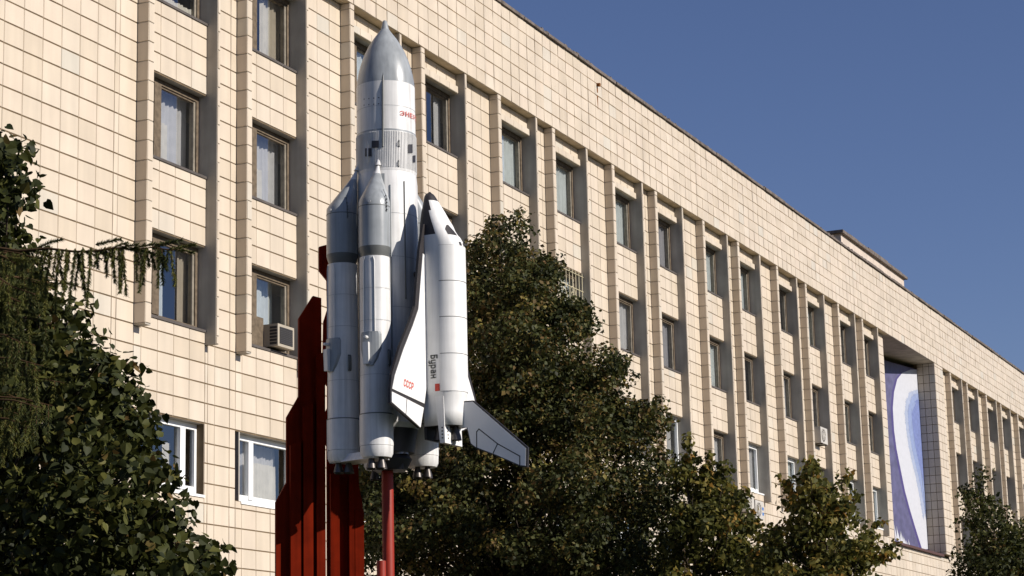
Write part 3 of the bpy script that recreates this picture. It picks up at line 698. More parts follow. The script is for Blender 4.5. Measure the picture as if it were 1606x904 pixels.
# ------------------------------------------------------------------ shuttle orbiter on the rocket's right side
dd, ww = ang(ORB), ang(ORB - 90)               # back (dorsal) direction, near side direction
dE, wE = math.sin(RAD(ORB)), math.sin(RAD(ORB - 90))
DIST = (702.5 - (602 + .017 * 360)) / dE * PX
OC = b0 + dd * DIST                            # hinge line axis of the payload bay
dep0 = DIST * math.cos(RAD(ORB))
sh = thing('space_shuttle', OC + Vector((0, 0, zpx(672, dep0))), 'white and black model space shuttle fixed upright to the side of the rocket', 'space shuttle')
def oz(y, pd=0, pw=0): return zpx(y, dep0 + (pd * math.cos(RAD(ORB)) + pw * math.cos(RAD(ORB - 90))) * PX)
SEC_W, SEC_D = 1.118, .885
def opt(pd, pw, z): q = OC + dd * pd * PX + ww * pw * PX; return Vector((q.x, q.y, z))
SEC = [(303.4, 4.2, -34.5, -31.8, -28), (305.2, 7.2, -36.2, -31.6, -25.2), (310, 10.4, -37.6, -31, -21.4), (317, 12.6, -38.4, -29, -17), (325, 15.6, -39.2, -26, -11.5), (335, 18.5, -39.8, -22, -5), (345, 20.8, -40, -18, 1), (355, 22.8, -40, -13.5, 8),
       (365, 24.3, -39.8, -9, 14), (375, 25.1, -39.5, -5, 19.5), (384, 25.4, -39.2, -2, 23), (393, 25.5, -39, 0, 25.2), (449, 25.5, -38.6, 0, 25.4), (505, 25.5, -38.4, 0, 25.4), (562, 25.5, -38.2, 0, 25.4), (621, 25.5, -38, 0, 25.2), (626, 24.4, -38, 0, 24.2), (650, 24.2, -38, 0, 23.8), (673, 24.2, -37, 0, 23)]
def section(a, bel, h_, t_):
    pts = []; rc = min(7, a * .5, (h_ - bel) * .6)
    for pw_ in (0, .5): pts.append((bel, pw_ * (a - rc)))
    for k in range(5):
        q = RAD(90 * k / 4); pts.append((bel + rc - rc * math.cos(q), a - rc + rc * math.sin(q)))
    for k in (1, 2): pts.append((bel + rc + (h_ - bel - rc) * k / 3, a))
    for k in range(13):
        q = RAD(90 * k / 12); pts.append((h_ + (t_ - h_) * math.sin(q), a * math.cos(q)))
    return pts + [(p, -q) for p, q in pts[-2:0:-1]]
NS = len(section(10, -10, 0, 10)); HALF = 2 + 5 + 2 + 13
fu = MB(); vs = []
nose_c = opt(-27.8, 0, oz(302.9, -31))
secs = []
SEC = [(y, a * SEC_W, b * SEC_D, h_ * SEC_D, (t_ * SEC_D if t_ < 15 else t_ * (SEC_D + (SEC_W - SEC_D) * min(1, (t_ - 15) / 10)))) for y, a, b, h_, t_ in SEC]
for y, a, bel, h_, t_ in SEC:
    z = oz(y, -8); sec = section(a, bel, h_, t_); secs.append((z, sec)); vs += [opt(p, q, z) for p, q in sec]
nb = len(fu.v); fu.v += [tuple(v) for v in vs]; fu.v.append(tuple(nose_c)); ni = len(fu.v) - 1
for k in range(NS): fu.f.append((k, (k + 1) % NS, ni)); fu.m.append(1); fu.t.append(0); fu.sm.append(True)
hin = 9                                        # index where the dome starts
for i in range(len(SEC) - 1):
    y = (SEC[i][0] + SEC[i + 1][0]) / 2
    for k in range(NS):
        kk = k if k < HALF - 1 else NS - 1 - k
        blk = 1 if (kk < 4 or (y < 373 and kk < hin + (2 if y < 340 else 0)) or y < 314) else 0
        if 393 < y < 621 and kk >= hin: blk = 2
        fu.f.append((i * NS + k, i * NS + (k + 1) % NS, (i + 1) * NS + (k + 1) % NS, (i + 1) * NS + k)); fu.m.append(blk); fu.t.append(0); fu.sm.append(True)
fu.f.append(tuple((len(SEC) - 1) * NS + k for k in range(NS))); fu.m.append(1); fu.t.append(0); fu.sm.append(False)
fus = fu.build('fuselage', ['shuttle_white', 'shuttle_black', 'shuttle_line'], sh)
def dome(y, th, lift=0):                        # point on the back of the fuselage, th 0 = near hinge, 180 = far hinge
    for i in range(len(SEC) - 1):
        if SEC[i][0] <= y <= SEC[i + 1][0]: break
    f = (y - SEC[i][0]) / (SEC[i + 1][0] - SEC[i][0]); a, bel, h_, t_ = [SEC[i][k] * (1 - f) + SEC[i + 1][k] * f for k in (1, 2, 3, 4)]
    z = oz(SEC[i][0], -8) * (1 - f) + oz(SEC[i + 1][0], -8) * f
    return opt(h_ + (t_ - h_ + lift) * math.sin(RAD(th)), (a + lift) * math.cos(RAD(th)), z)
def patch(y0, y1, f0, f1, lift, name, m_, par, ny=4, nt=8):     # f0/f1(y) give the angle limits
    mb = MB(); vs = [dome(y0 + (y1 - y0) * i / ny, f0(i / ny) + (f1(i / ny) - f0(i / ny)) * k / nt, lift) for i in range(ny + 1) for k in range(nt + 1)]
    mb.faces(vs, [(i * (nt + 1) + k, i * (nt + 1) + k + 1, (i + 1) * (nt + 1) + k + 1, (i + 1) * (nt + 1) + k) for i in range(ny) for k in range(nt)], 0, True); return mb.build(name, m_, par)
for y0, y1 in ((393, 449), (449, 505), (505, 562), (562, 621)):
    for a0, a1 in ((1, 89.6), (90.4, 179)):
        patch(y0 + .55, y1 - .55, lambda t: a0, lambda t: a1, .75, 'bay_door', 'shuttle_white', fus, 2, 16)
for sgn in (0, 1):
    f0 = lambda t: 62 - 17 * min(1, t * 2.2); f1 = lambda t: 70 + 15 * min(1, t * 1.8)
    patch(359, 376, (lambda t: 180 - f1(t)) if sgn else f0, (lambda t: 180 - f0(t)) if sgn else f1, .35, 'cockpit_window', 'shuttle_black', fus)
    patch(387, 392.5, lambda t: 96 if sgn else 74, lambda t: 106 if sgn else 84, .9, 'overhead_window', 'shuttle_black', fus, 2, 3)
# wing plane
WP = opt(-26, 0, 0)
def wpix(pts): return [onplane(x, y, WP, dd) for x, y in pts]
def mirror(p): q = (p - OC).dot(ww); return p - ww * 2 * q
wing_px = [(662, 352), (656, 392), (652, 440), (649, 480), (641, 505), (625, 545), (612.5, 588), (610.5, 611), (610.5, 632), (657, 672), (664, 640), (672, 560), (672, 440), (666, 352)]
panel_px = [(660.5, 398), (656.5, 450), (653.5, 486), (645, 511), (630, 549), (616.5, 590), (612.5, 610), (663, 633.5), (672, 560), (672, 440), (665, 402)]
elev_px = [[(612, 614.5), (635, 626), (633.5, 649.5), (612, 631)], [(636, 626.5), (662, 640), (657, 671), (634.5, 650.5)]]
for mir in (False, True):
    f = (lambda q: [mirror(p) for p in q]) if mir else (lambda q: q)
    mb = MB(); mb.slab(f(wpix(wing_px)), dd, 4.2 * PX); wg = mb.build('wing', 'shuttle_black', sh)
    mb = MB(); mb.slab([p + dd * 2.4 * PX for p in f(wpix(panel_px))], dd, 1.2 * PX); up1 = mb.build('upper_skin', 'shuttle_white', wg)
    for e in elev_px:
        mb = MB(); mb.slab([p + dd * 2.2 * PX for p in f(wpix(e))], dd, 1.4 * PX); mb.build('elevon', 'shuttle_white', wg)
    if not mir: skin = up1
# fillet between wing and side
# tail plane
TP, TN = opt(0, 0, 0), ww
def tpix(pts): return [onplane(x, y, TP, TN) for x, y in pts]
tail_px = [(724, 630), (743, 628.5), (786, 665), (828.8, 702), (828.2, 733), (816, 732), (780, 716), (748, 704), (739, 698), (732.6, 671), (724, 671)]
tpan_px = [(724, 632), (742.4, 630.6), (784, 667), (826, 703.5), (825.6, 731.0), (817, 730.2), (780, 714), (748, 702), (740, 696), (734.2, 671), (724, 671)]
mb = MB(); mb.slab(tpix(tail_px), ww, 4.5 * PX); tl = mb.build('tail_fin', 'shuttle_black', sh)
for sg in (1, -1):
    mb = MB(); mb.slab([p + ww * sg * 2.4 * PX for p in tpix(tpan_px)], ww, .7 * PX); mb.build('fin_skin', 'tail_paint', tl)
    mb = MB()
    for seg in ([(749, 703), (748.8, 678), (752.5, 673.5), (781.5, 696.5), (816.5, 716), (816.5, 731)], [(781.5, 697), (774, 713)]):
        q = [p + ww * sg * 2.8 * PX for p in tpix(seg)]
        for p0, p1 in zip(q, q[1:]):
            d_ = (p1 - p0).normalized(); s_ = d_.cross(ww) * .75 * PX; e_ = d_ * .6 * PX
            mb.slab([p0 - e_ - s_, p1 + e_ - s_, p1 + e_ + s_, p0 - e_ + s_], ww, .5 * PX)
    mb.build('rudder_gap', 'shuttle_black', tl)
# pods with thruster dots, engines, body flap
for sg in (1, -1):
    q = [(-10, 27.6), (4.5, 27.6), (4.5, 22), (-10, 22)]; qb = [(-2.3, 28), (6.1, 28), (6.1, 4), (-2.3, 4)]
    z1, z0 = oz(624, 0, 24), oz(697.5, 0, 24)
    mb = MB(); mb.hexa([opt(a, b_ * sg, z0) for a, b_ in qb] + [opt(a, b_ * sg, z1) for a, b_ in q]); pod = mb.build('engine_pod', 'shuttle_white', sh)
    mb = MB()
    for k in range(4):
        y = 673.5 + k * 5.3; f = (y - 624) / 73.5
        for side in (0, 1):
            if side == 0: c_ = opt(1.2 + .8 * f, (27.6 + .4 * f + .3) * sg, oz(y, 0, 24)); u_, n2 = dd, ww
            else: c_ = opt(4.5 + 1.6 * f + .3, (24 - 8 * f) * sg, oz(y, 0, 24)); u_, n2 = ww, dd
            mb.poly([c_ + (u_ * math.cos(q_ * math.pi / 4) + Vector((0, 0, 1)) * math.sin(q_ * math.pi / 4)) * 1.4 * PX for q_ in range(8)])
    mb.build('thruster_dots', 'shuttle_black', pod)
for k, (p_, q_) in enumerate(((10, 0), (-12, 12), (-12, -12))):
    mb = MB(); zc = oz(673); mb.lathe(opt(p_, q_, 0), [(oz(694), 9 * PX), (oz(686), 7.6 * PX), (oz(678), 5 * PX), (oz(671), 4.5 * PX)], 20, 0, 30, cap=False); mb.build('engine_bell', 'engine_metal', sh)
mb = MB(); mb.hexa([opt(-33, -20, oz(692)), opt(-33, 20, oz(692)), opt(-30, 20, oz(692)), opt(-30, -20, oz(692)), opt(-32.5, -22, oz(673)), opt(-32.5, 22, oz(673)), opt(-27, 22, oz(673)), opt(-27, -22, oz(673))]); mb.build('body_flap', 'shuttle_black', sh)
for y, pw_ in ((430, 0), (640, 12), (640, -12)):
    mb = MB(); p1 = opt(-32, pw_, oz(y, -32)); p0 = Vector((p1.x, p1.y, p1.z)) - dd * max(.03, DIST - 32 * PX - 46 * PX); mb.tube([p0, p1], .035, 8); mb.build('attach_strut', 'rocket_black', sh)
# writing: name along the side, four red letters on the wing, flag
def on_side(y, pd):                             # letters run downward along the near side
    z0 = oz(y, pd, 25.5)
    return lambda u, v: opt(pd, 28.7, z0) + Vector((0, 0, -u)) + dd * v + ww * .004
lettering('lettering', 'Буран', 11.0 * PX / dE, 36 * PX, on_side(559.5, -16), 'letter_black', fus)
p0, p1 = wpix([(630, 606)])[0] + dd * 3.4 * PX, wpix([(645, 613)])[0] + dd * 3.4 * PX
p2 = wpix([(631, 594.5)])[0] + dd * 3.4 * PX
lettering('lettering', 'СССР', 1.0, 1.0, lambda u, v: p0 + (p1 - p0) * u + (p2 - p0) * v, 'letter_red', skin)
mb = MB(); zf0, zf1 = oz(615.5, 0, 25.5), oz(604, 0, 25.5)
mb.poly([opt(p, 28.9, z) for p, z in ((-9, zf0), (-1, zf0), (-1, zf1), (-9, zf1))]); mb.build('red_flag', 'letter_red', fus)

# ------------------------------------------------------------------ pedestal: stepped slabs and poles
ped = thing('monument_pedestal', vec(0) - ER * .6, 'dark red steel pedestal of stepped slabs and round poles under the rocket', 'pedestal')
nrm1 = ang(20); pp1 = vec(0) - ER * 1.0 + H0 * .12
def pp(pts, p0, n_): return [onplane(x, y, p0, n_) for x, y in pts]
def ground_poly(pts, p0, n_):
    q = pp(pts, p0, n_); out = []
    for (x, y), p in zip(pts, q): out.append(Vector((p.x, p.y, 0)) if y > 903 else p)
    return out
mb = MB(); mb.slab(ground_poly([(432, 904), (432, 788), (449, 757), (449, 655), (468, 622), (468, 500), (490, 465), (503, 468.5), (503.5, 620), (505, 660), (505, 904)], pp1, nrm1), nrm1, .06); sl = mb.build('stepped_slab', 'pylon_red', ped)
for x0, x1, yt in ((452, 468, 700), (472, 487, 640), (492.5, 506, 560)):
    mb = MB(); f_ = nrm1 * .075
    mb.slab([p + f_ for p in ground_poly([(x0, 904), (x0, yt), (x1, yt - 6), (x1, 904)], pp1, nrm1)], nrm1, .08); mb.build('rib', 'pylon_red', sl)
nrm2 = ang(14); pp2 = vec(0) + H0 * .78 - ER * .5
mb = MB(); mb.slab(ground_poly([(512, 904), (512, 700), (505, 688), (505, 658), (513, 640), (513, 606), (505, 596), (507, 505), (513, 486), (512, 440), (500, 425), (500, 388), (530, 380), (556, 430), (562, 760), (568, 790), (568, 904)], pp2, nrm2), nrm2, .06); sl2 = mb.build('stepped_slab', 'pylon_red', ped)
for x0, x1, yt in ((516, 530, 745), (545, 553, 745), (554, 568, 800)):
    mb = MB(); f_ = nrm2 * .075
    mb.slab([p + f_ for p in ground_poly([(x0, 904), (x0, yt), (x1, yt), (x1, 904)], pp2, nrm2)], nrm2, .08); mb.build('rib', 'pylon_red', sl2)
def pole(x, y, r_px, dep, name='pole'):
    p = at(x, y, dep); mb = MB(); mb.lathe(Vector((p.x, p.y, 0)), [(0, r_px * PX), (p.z - .01, r_px * PX), (p.z, r_px * PX * .96)], 24, 0, 30); mb.build(name, 'pole_red', ped)
pole(607.5, 733, 9, D); pole(598, 880, 7, D - .45)
mb = MB(); q = vec(zpx(735)); mb.hexa([q + ER * a * .16 + TOW * b_ * .16 + Vector((0, 0, c_)) for c_ in (-.03, .05) for a, b_ in ((-1, 1), (1, 1), (1, -1), (-1, -1))]); mb.build('top_plate', 'rocket_black', ped)

# ------------------------------------------------------------------ trees
def inside(poly, x, y):
    c = np.zeros(x.shape, bool); n_ = len(poly); j = n_ - 1
    for i in range(n_):
        xi, yi = poly[i]; xj, yj = poly[j]
        with np.errstate(divide='ignore', invalid='ignore'):
            c ^= ((yi > y) != (yj > y)) & (x < (xj - xi) * (y - yi) / (yj - yi) + xi)
        j = i
    return c
def edge_dist(poly, x, y):
    d = np.full(x.shape, 1e9); n_ = len(poly)
    for i in range(n_):
        x0, y0 = poly[i]; x1, y1 = poly[(i + 1) % n_]; L2 = (x1 - x0) ** 2 + (y1 - y0) ** 2
        t = np.clip(((x - x0) * (x1 - x0) + (y - y0) * (y1 - y0)) / L2, 0, 1)
        d = np.minimum(d, np.hypot(x - x0 - t * (x1 - x0), y - y0 - t * (y1 - y0)))
    return d
RTn, UPn, FWn, CAMn, H0n = (np.array(v) for v in (RT, UP, FWD, CAM, H0))
def atn(x, y, dep):
    d = FWn[None] + RTn[None] * ((x - W / 2) / F)[:, None] - UPn[None] * ((y - H / 2) / F)[:, None]
    return CAMn[None] + d * (dep / (d @ H0n))[:, None]
def boughs(poly, depth, n_, tmax, gaps=(), thin=0, kids=7, spread=.42):
    """clump centres gathered into flattened boughs, with gaps between them"""
    c = clump_centres(poly, depth, max(8, n_ // kids), tmax, gaps, thin); k = np.repeat(c, kids, 0)
    k = k + rng.normal(0, 1, k.shape) * np.array([spread, spread, spread * .45])
    q = k - CAMn; z = q @ FWn; x = W / 2 + F * (q @ RTn) / z; y = H / 2 - F * (q @ UPn) / z
    return k[inside(poly, x, y) | (edge_dist(poly, x, y) < 2)]
def clump_centres(poly, depth, n_, tmax, gaps=(), thin=0):
    xs_ = [p[0] for p in poly]; ys_ = [p[1] for p in poly]; pts = []
    while len(pts) < n_:
        x = rng.uniform(min(xs_), max(xs_), 4000); y = rng.uniform(min(ys_), max(ys_), 4000)
        ok = inside(poly, x, y)
        for gx, gy, gr_ in gaps: ok &= np.hypot((x - gx) * .7, y - gy) > gr_
        if thin: ok &= rng.random(len(x)) < np.where(y > thin, .70, 1.0)
        x, y = x[ok], y[ok]; ed = edge_dist(poly, x, y) * depth / F
        t = rng.uniform(-1, 1, len(x)) * np.minimum(np.sqrt(ed * tmax * 1.6) + .1, tmax)
        p = atn(x, y, depth + t); pts += list(p)
    return np.array(pts[:n_])
def leaf_arrays(cent, per, rc, size, tint_mu=.45, flat=.8, shape='rhomb'):
    """positions round clump centres, one folded leaf each; returns verts, faces, tints"""
    n_ = len(cent) * per; c = np.repeat(cent, per, 0); tc = np.repeat(rng.normal(0, .24, len(cent)), per)
    u = rng.normal(size=(n_, 3)); u /= np.linalg.norm(u, axis=1)[:, None]
    p = c + u * (rc * rng.uniform(.25, 1.0, n_) ** .6)[:, None] * np.array([1, 1, flat])
    return leaf_at(p, u, n_, size, np.clip(tint_mu + tc + rng.normal(0, .2, n_), 0, 1), shape)
def leaf_at(p, u, n_, size, tint, shape):
    nr = u * .55 + rng.normal(0, .55, (n_, 3)) + np.array([0, 0, .35]); nr /= np.linalg.norm(nr, axis=1)[:, None]
    a = rng.normal(size=(n_, 3)) + np.array([0, 0, -.7]); a -= nr * (a * nr).sum(1)[:, None]; a /= np.linalg.norm(a, axis=1)[:, None]
    b_ = np.cross(nr, a); s_ = size * rng.uniform(.6, 1.25, n_)
    if shape == 'rhomb': tmpl = [(0, 0, 0), (.42, .40, .08), (1, 0, -.05), (.42, -.40, .08)]; fc = [(0, 1, 2), (0, 2, 3)]
    else:
        tmpl = [(0, 0, 0), (-.08, .26, .07), (.18, .46, .11), (.5, .40, .08), (1.02, 0, -.10), (.5, -.40, .08), (.18, -.46, .11), (-.08, -.26, .07)]
        fc = [(0, 1, 2), (0, 2, 3), (0, 3, 4), (0, 4, 5), (0, 5, 6), (0, 6, 7)]
    V_ = np.stack([p + a * (s_ * tx)[:, None] + b_ * (s_ * ty)[:, None] + nr * (s_ * tz)[:, None] for tx, ty, tz in tmpl], 1)
    return V_, fc, tint, (p, a, b_, nr, s_)
def leaf_mesh(name, V_, fc, tint, material, parent=None, kind=None, origin=None):
    n_, k = V_.shape[:2]; v = V_.reshape(-1, 3); o = np.array([v[:, 0].mean(), v[:, 1].mean(), v[:, 2].min()])
    F_ = (np.arange(n_)[:, None, None] * k + np.array(fc)[None]).reshape(-1, 3); nf = len(F_)
    me = bpy.data.meshes.new(name); me.vertices.add(len(v)); me.vertices.foreach_set('co', (v - o).astype(np.float32).ravel())
    me.loops.add(nf * 3); me.loops.foreach_set('vertex_index', F_.astype(np.int32).ravel())
    me.polygons.add(nf); me.polygons.foreach_set('loop_start', (np.arange(nf) * 3).astype(np.int32)); me.polygons.foreach_set('loop_total', np.full(nf, 3, np.int32))
    me.update(calc_edges=True); me.validate()
    t = me.attributes.new('tint', 'FLOAT', 'FACE'); t.data.foreach_set('value', np.repeat(tint, len(fc)).astype(np.float32))
    me.materials.append(MATS[material]); return link(bpy.data.objects.new(name, me), o, parent, kind)
def limbs(root, top, cents, n_, r0, name='trunk'):
    """tapered trunk from root to top with limbs to some clump centres"""
    mb = MB(); root, top = Vector(root), Vector(top)
    k = 9; ax = [root.lerp(top, i / k) + Vector((random.uniform(-.08, .08), random.uniform(-.08, .08), 0)) * (0 < i) for i in range(k + 1)]
    mb.tube(ax, [r0 * (1 - .88 * i / k) for i in range(k + 1)], 10)
    idx = rng.choice(len(cents), min(n_, len(cents)), replace=False)
    for i in idx:
        e = Vector(cents[i]); hh = max(.12, min(.95, ((e.z - root.z) / (top.z - root.z)) * .8 - .05)); s_ = root.lerp(top, hh)
        L_ = (e - s_).length; mid = s_.lerp(e, .5) + Vector((random.uniform(-.1, .1), random.uniform(-.1, .1), .08)) * L_
        r_ = max(.012, r0 * (1 - .85 * hh) * .35); mb.tube([s_, s_.lerp(mid, .5) + Vector((0, 0, .02)), mid, e], [r_, r_ * .8, r_ * .5, .006], 5)
    return mb
def tree(name, label, cat, poly, depth, ncl, per, rc, size, material, trunk_px, top_px, r0, tmax, gaps=(), shape='rhomb', group=None, tint=.45, nl=60, thin=0, sprigs=(), bsp=.2):
    b_ = at(trunk_px, 880, depth); top = at(*top_px, depth); root = Vector((b_.x, b_.y, 0))
    t = thing(name, root, label, cat, group)
    cents = boughs(poly, depth, ncl, tmax, gaps, thin, spread=bsp)
    limbs(root, top, cents, nl, r0).build('trunk', 'bark', t)
    V_, fc, tn, _ = leaf_arrays(cents, per, rc, size, tint, shape=shape)
    for x0, y0, x1, y1 in sprigs:               # thin leading shoots that stand clear of the crown
        n_ = max(5, int(math.hypot(x1 - x0, y1 - y0) / 4)); f = np.linspace(0, 1, n_); dp = np.full(n_, depth + rng.uniform(-.4, .4))
        sc_ = atn(x0 + (x1 - x0) * f + rng.normal(0, 1.2, n_), y0 + (y1 - y0) * f, dp)
        V2, _, t2, _ = leaf_arrays(sc_, 5, .075, size, min(1, tint + .2), shape=shape); V_ = np.concatenate((V_, V2)); tn = np.concatenate((tn, t2))
    leaf_mesh('crown', V_, fc, tn, material, t)
    return t
big_poly = [(735, 372), (752, 352), (768, 345), (785, 338), (790, 365), (803, 360), (812, 332), (822, 362), (838, 388), (852, 420), (868, 408), (872, 440), (888, 470), (905, 465), (925, 500), (930, 525), (912, 545), (940, 550), (958, 560), (985, 570), (990, 590), (960, 610), (985, 640), (1010, 635), (1038, 628), (1040, 660), (1025, 690), (1048, 730), (1055, 760), (1058, 800), (1062, 904), (1062, 960), (540, 960), (536, 770), (548, 738), (600, 732), (650, 735), (700, 690), (725, 620), (728, 480)]
tree('linden_tree', 'large dark linden tree with reddish brown leaves rising right behind the shuttle', 'tree', big_poly, 33.0, 3000, 52, .22, .074, 'leaf_reddish', 815, (812, 380), .17, 2.6,
     gaps=((762, 745, 24), (775, 812, 15), (838, 712, 14), (690, 872, 16), (640, 800, 14), (760, 860, 14)), nl=150, thin=700, bsp=.30, sprigs=((812, 326, 818, 400), (787, 336, 786, 390), (766, 343, 768, 400), (866, 405, 860, 450), (985, 562, 960, 600), (1034, 624, 1010, 665)))
tree('young_linden', 'small linden with olive leaves between the big dark tree and the air conditioners', 'tree', [(1064, 730), (1072, 692), (1080, 690), (1086, 722), (1096, 740), (1106, 718), (1116, 714), (1122, 738), (1140, 732), (1138, 755), (1158, 766), (1168, 776), (1162, 795), (1180, 806), (1176, 828), (1196, 840), (1190, 862), (1212, 885), (1215, 950), (1040, 950), (1045, 800), (1058, 750)], 31.0, 520, 22, .17, .072, 'leaf_yellow', 1095, (1080, 700), .07, 1.0, shape='heart', group='young lindens by the facade', tint=.34, nl=40, gaps=((1120, 762, 12), (1150, 800, 10), (1080, 790, 8), (1100, 850, 9)), sprigs=((1075, 686, 1085, 745), (1113, 708, 1110, 750), (1139, 728, 1128, 760), (1170, 772, 1150, 800), (1182, 802, 1160, 825)))
tree('young_linden', 'small linden with yellowing round leaves at its top, below the upper air conditioner', 'tree', [(1226, 748), (1238, 762), (1250, 754), (1262, 752), (1268, 724), (1274, 722), (1282, 745), (1292, 762), (1312, 742), (1330, 742), (1318, 765), (1338, 778), (1330, 800), (1345, 822), (1352, 838), (1372, 826), (1384, 820), (1372, 845), (1388, 856), (1408, 850), (1400, 868), (1362, 878), (1378, 896), (1395, 925), (1375, 960), (1170, 960), (1180, 900), (1168, 885), (1188, 868), (1200, 842), (1222, 832), (1226, 818), (1250, 808), (1232, 790), (1240, 772)], 28.0, 560, 19, .15, .070, 'leaf_yellow', 1290, (1280, 735), .07, 1.0, shape='heart', group='young lindens by the facade', tint=.42, nl=60, gaps=((1330, 835, 14), (1300, 775, 9), (1262, 790, 8), (1350, 880, 12), (1245, 845, 10), (1290, 835, 8)), sprigs=((1268, 720, 1285, 790), (1225, 748, 1262, 795), (1334, 741, 1305, 790), (1342, 776, 1312, 815), (1408, 852, 1335, 885), (1386, 818, 1330, 860), (1192, 866, 1225, 890), (1400, 868, 1350, 895)))
tree('broadleaf_tree', 'dark green tree at the right edge in front of the last fins', 'tree', [(1528, 770), (1536, 738), (1545, 742), (1546, 780), (1560, 785), (1575, 800), (1590, 825), (1606, 820), (1640, 830), (1650, 960), (1490, 960), (1498, 880), (1510, 860), (1508, 820), (1515, 800), (1512, 775), (1520, 768)], 46.0, 640, 28, .24, .090, 'leaf_dark', 1548, (1540, 760), .12, 1.6, tint=.38, gaps=((1530, 830, 9), (1560, 850, 8)), sprigs=((1536, 732, 1545, 800), (1513, 770, 1530, 820), (1603, 812, 1585, 840)))
# left linden with large leaves: the 300 nearest leaves are objects
lp = [(-60, 190), (2, 214), (22, 245), (40, 285), (52, 330), (50, 372), (20, 400), (60, 440), (112, 478), (130, 520), (155, 575), (180, 570), (212, 582), (226, 610), (205, 640), (232, 672), (240, 700), (268, 740), (280, 770), (300, 830), (345, 880), (352, 904), (352, 960), (-80, 960)]
DL = 13.0
b_ = at(40, 880, DL + .6); root = Vector((b_.x, b_.y, 0))
lt = thing('linden_tree', root, 'big leaved linden at the left edge in front of the blank tiled wall', 'tree')
cents = boughs(lp, DL, 1500, 1.3, kids=5, spread=.11)
limbs(root, at(10, 260, DL + .6), cents, 130, .10).build('trunk', 'bark', lt)
V_, fc, tn, (pl, al, bl, nl_, sl_) = leaf_arrays(cents, 13, .16, .060, .34, shape='heart')
cr = leaf_mesh('crown', V_[:1], fc, tn[:1], 'leaf_dark', lt)
# area each leaf shows
ctr = V_.mean(1); q = ctr - CAMn; z = q @ FWn; px_ = W / 2 + F * (q @ RTn) / z; py_ = H / 2 - F * (q @ UPn) / z
vis = np.abs((nl_ * (q / np.linalg.norm(q, axis=1)[:, None])).sum(1)) * (sl_ / z) ** 2
ok = (px_ > 3) & (py_ > 3) & (py_ < H - 3) & (px_ < W)
edge_b = edge_dist(lp, px_, py_); near = z < np.quantile(z, .4)
vis = np.where(ok & (near | (edge_b < 16)), vis, 0)
top300 = np.argsort(-vis)[:298]; mask = np.zeros(len(vis), bool); mask[top300] = True
bpy.data.objects.remove(cr)
cr = leaf_mesh('crown', V_[~mask], fc, tn[~mask], 'leaf_dark', lt, kind='stuff')
lf = bpy.data.meshes.new('leaf'); lf.from_pydata([(0, 0, 0), (-.08, .26, .07), (.18, .46, .11), (.5, .40, .08), (1.02, 0, -.10), (.5, -.40, .08), (.18, -.46, .11), (-.08, -.26, .07)], [], fc); lf.materials.append(MATS['leaf_piece'])
for i in top300:
    ob = bpy.data.objects.new('leaf', lf); link(ob, pl[i], lt)
    M3 = Matrix((al[i] * sl_[i], bl[i] * sl_[i], nl_[i] * sl_[i])).transposed()
    ob.rotation_mode = 'QUATERNION'; ob.rotation_quaternion = M3.to_quaternion(); ob.scale = (sl_[i],) * 3

# spruce at the far left with hanging branchlets
DS = 11.6
b_ = at(-170, 880, DS); root = Vector((b_.x, b_.y, 0))
sp_ = thing('spruce_tree', root, 'spruce at the left edge with one long bough of hanging branchlets', 'tree')
mb = MB(); top = Vector((root.x, root.y, 7.5)); mb.tube([root, top], [.16, .03], 10)
nv = []; ntint = []
def needle(p, d, ln, wd, tint):
    d = d.normalized(); s_ = d.cross(Vector((random.gauss(0, 1), random.gauss(0, 1), random.gauss(0, 1)))).normalized() * wd
    nv.append([p - s_, p + s_, p + d * ln]); ntint.append(tint)
def twig(p, d, ln, dens=1.0, hang=.5):
    """a thin branchlet with needles all round it"""
    d = d.normalized(); pts = [p]; cur = p.copy(); n_ = max(3, int(ln / .05))
    for i in range(n_):
        d = (d + Vector((random.uniform(-.08, .08), random.uniform(-.08, .08), -hang * .25))).normalized(); cur = cur + d * ln / n_; pts.append(cur.copy())
    mb.tube(pts, [.004 * (1 - .7 * i / n_) for i in range(n_ + 1)], 4)
    base = random.uniform(.1, .6)
    for a, b2 in zip(pts, pts[1:]):
        ax = (b2 - a).normalized()
        for k in range(int(60 * dens * (b2 - a).length / .05)):
            q = a.lerp(b2, random.random()); o_ = Vector((random.gauss(0, 1), random.gauss(0, 1), random.gauss(0, 1))); o_ -= ax * o_.dot(ax); o_.normalize()
            needle(q, o_ * .8 + ax * .75, random.uniform(.016, .030), .0028, min(1, max(0, base + random.gauss(0, .2))))
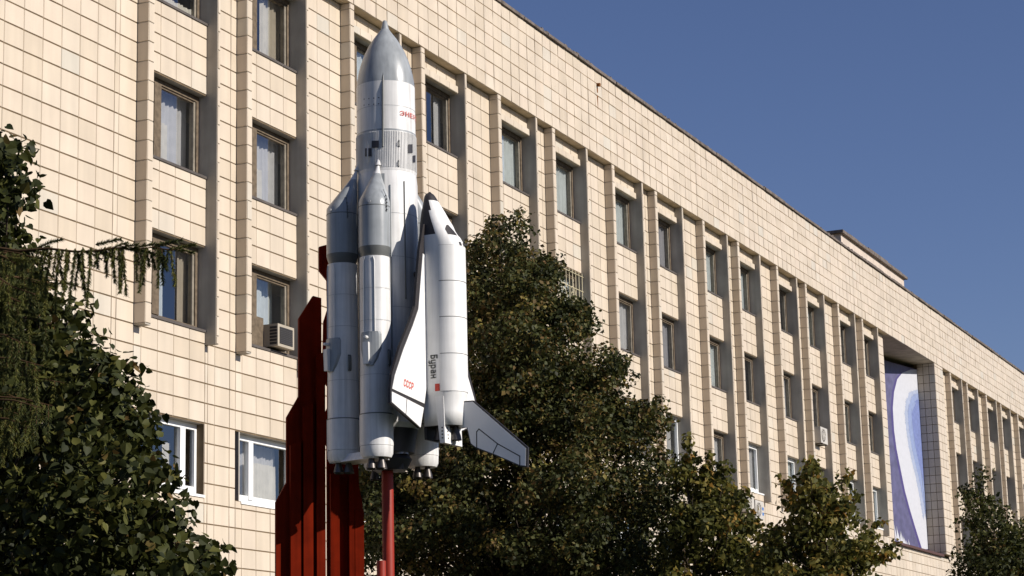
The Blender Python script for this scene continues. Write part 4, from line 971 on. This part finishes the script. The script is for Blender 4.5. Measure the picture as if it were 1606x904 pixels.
def bough(pts, n_tw, lmin, lmax, up=0):
    pts = [Vector(p) for p in pts]; mb.tube(pts, [.010 * (1 - .75 * i / (len(pts) - 1)) for i in range(len(pts))], 6)
    for k in range(n_tw):
        f = (k + random.random()) / n_tw * (len(pts) - 1); i = min(int(f), len(pts) - 2); q = pts[i].lerp(pts[i + 1], f - i)
        ln = random.uniform(lmin, lmax); d = Vector((random.uniform(-.35, .35), random.uniform(-.35, .35), -1))
        if random.random() < up: d = ER * random.uniform(.3, 1) + Vector((0, 0, random.uniform(-.1, .4))); ln *= .6
        twig(q, d, ln)
trk = root + Vector((0, 0, 3.0))
def bp(lst): return [at(x, y, DS + dz) for x, y, dz in lst]
bough(bp([(-170, 372, 0), (-40, 384, -.1), (30, 394, -.15), (75, 390, -.2), (118, 395, -.25), (150, 394, -.27), (180, 389, -.3), (210, 392, -.28), (240, 388, -.3), (272, 393, -.32)]), 62, .06, .30, .3)
for (x, y, ln) in ((143, 388, .34), (118, 390, .38), (192, 388, .26), (186, 390, .22), (104, 390, .30), (92, 390, .36), (130, 388, .24), (165, 388, .16), (176, 388, .20)):
    twig(at(x, y, DS - .28), Vector((random.uniform(-.05, .05), random.uniform(-.1, .1), -1)), ln, 1.3)
for (x, y) in ((150, 384), (246, 386), (268, 392)): twig(at(x, y, DS - .28), ER + Vector((0, 0, .25)), .14, 1.2, .1)
for (x, y) in ((228, 392), (236, 396), (248, 394), (255, 398)): twig(at(x, y, DS - .28), ER * .3 + Vector((0, 0, -.8)), .10, 1.3)
for k in range(30):
    y0 = random.uniform(388, 660); xe = random.uniform(5, 135) - (y0 - 390) * .14; dz = random.uniform(-.6, .5)
    bough(bp([(-170, y0 - 30, 0), (-60, y0 - 5, dz * .6), (xe * .5 - 10, y0, dz), (xe, y0 + 12, dz)]), 15, .07, .26, .22)
mb.build('trunk', 'twig', sp_)
NV = np.array([[tuple(p) for p in t] for t in nv]); leaf_mesh('crown', NV, [(0, 1, 2)], np.array(ntint), 'needle', sp_, kind='stuff')
print('tiles', len(cand), 'needles', len(nv))
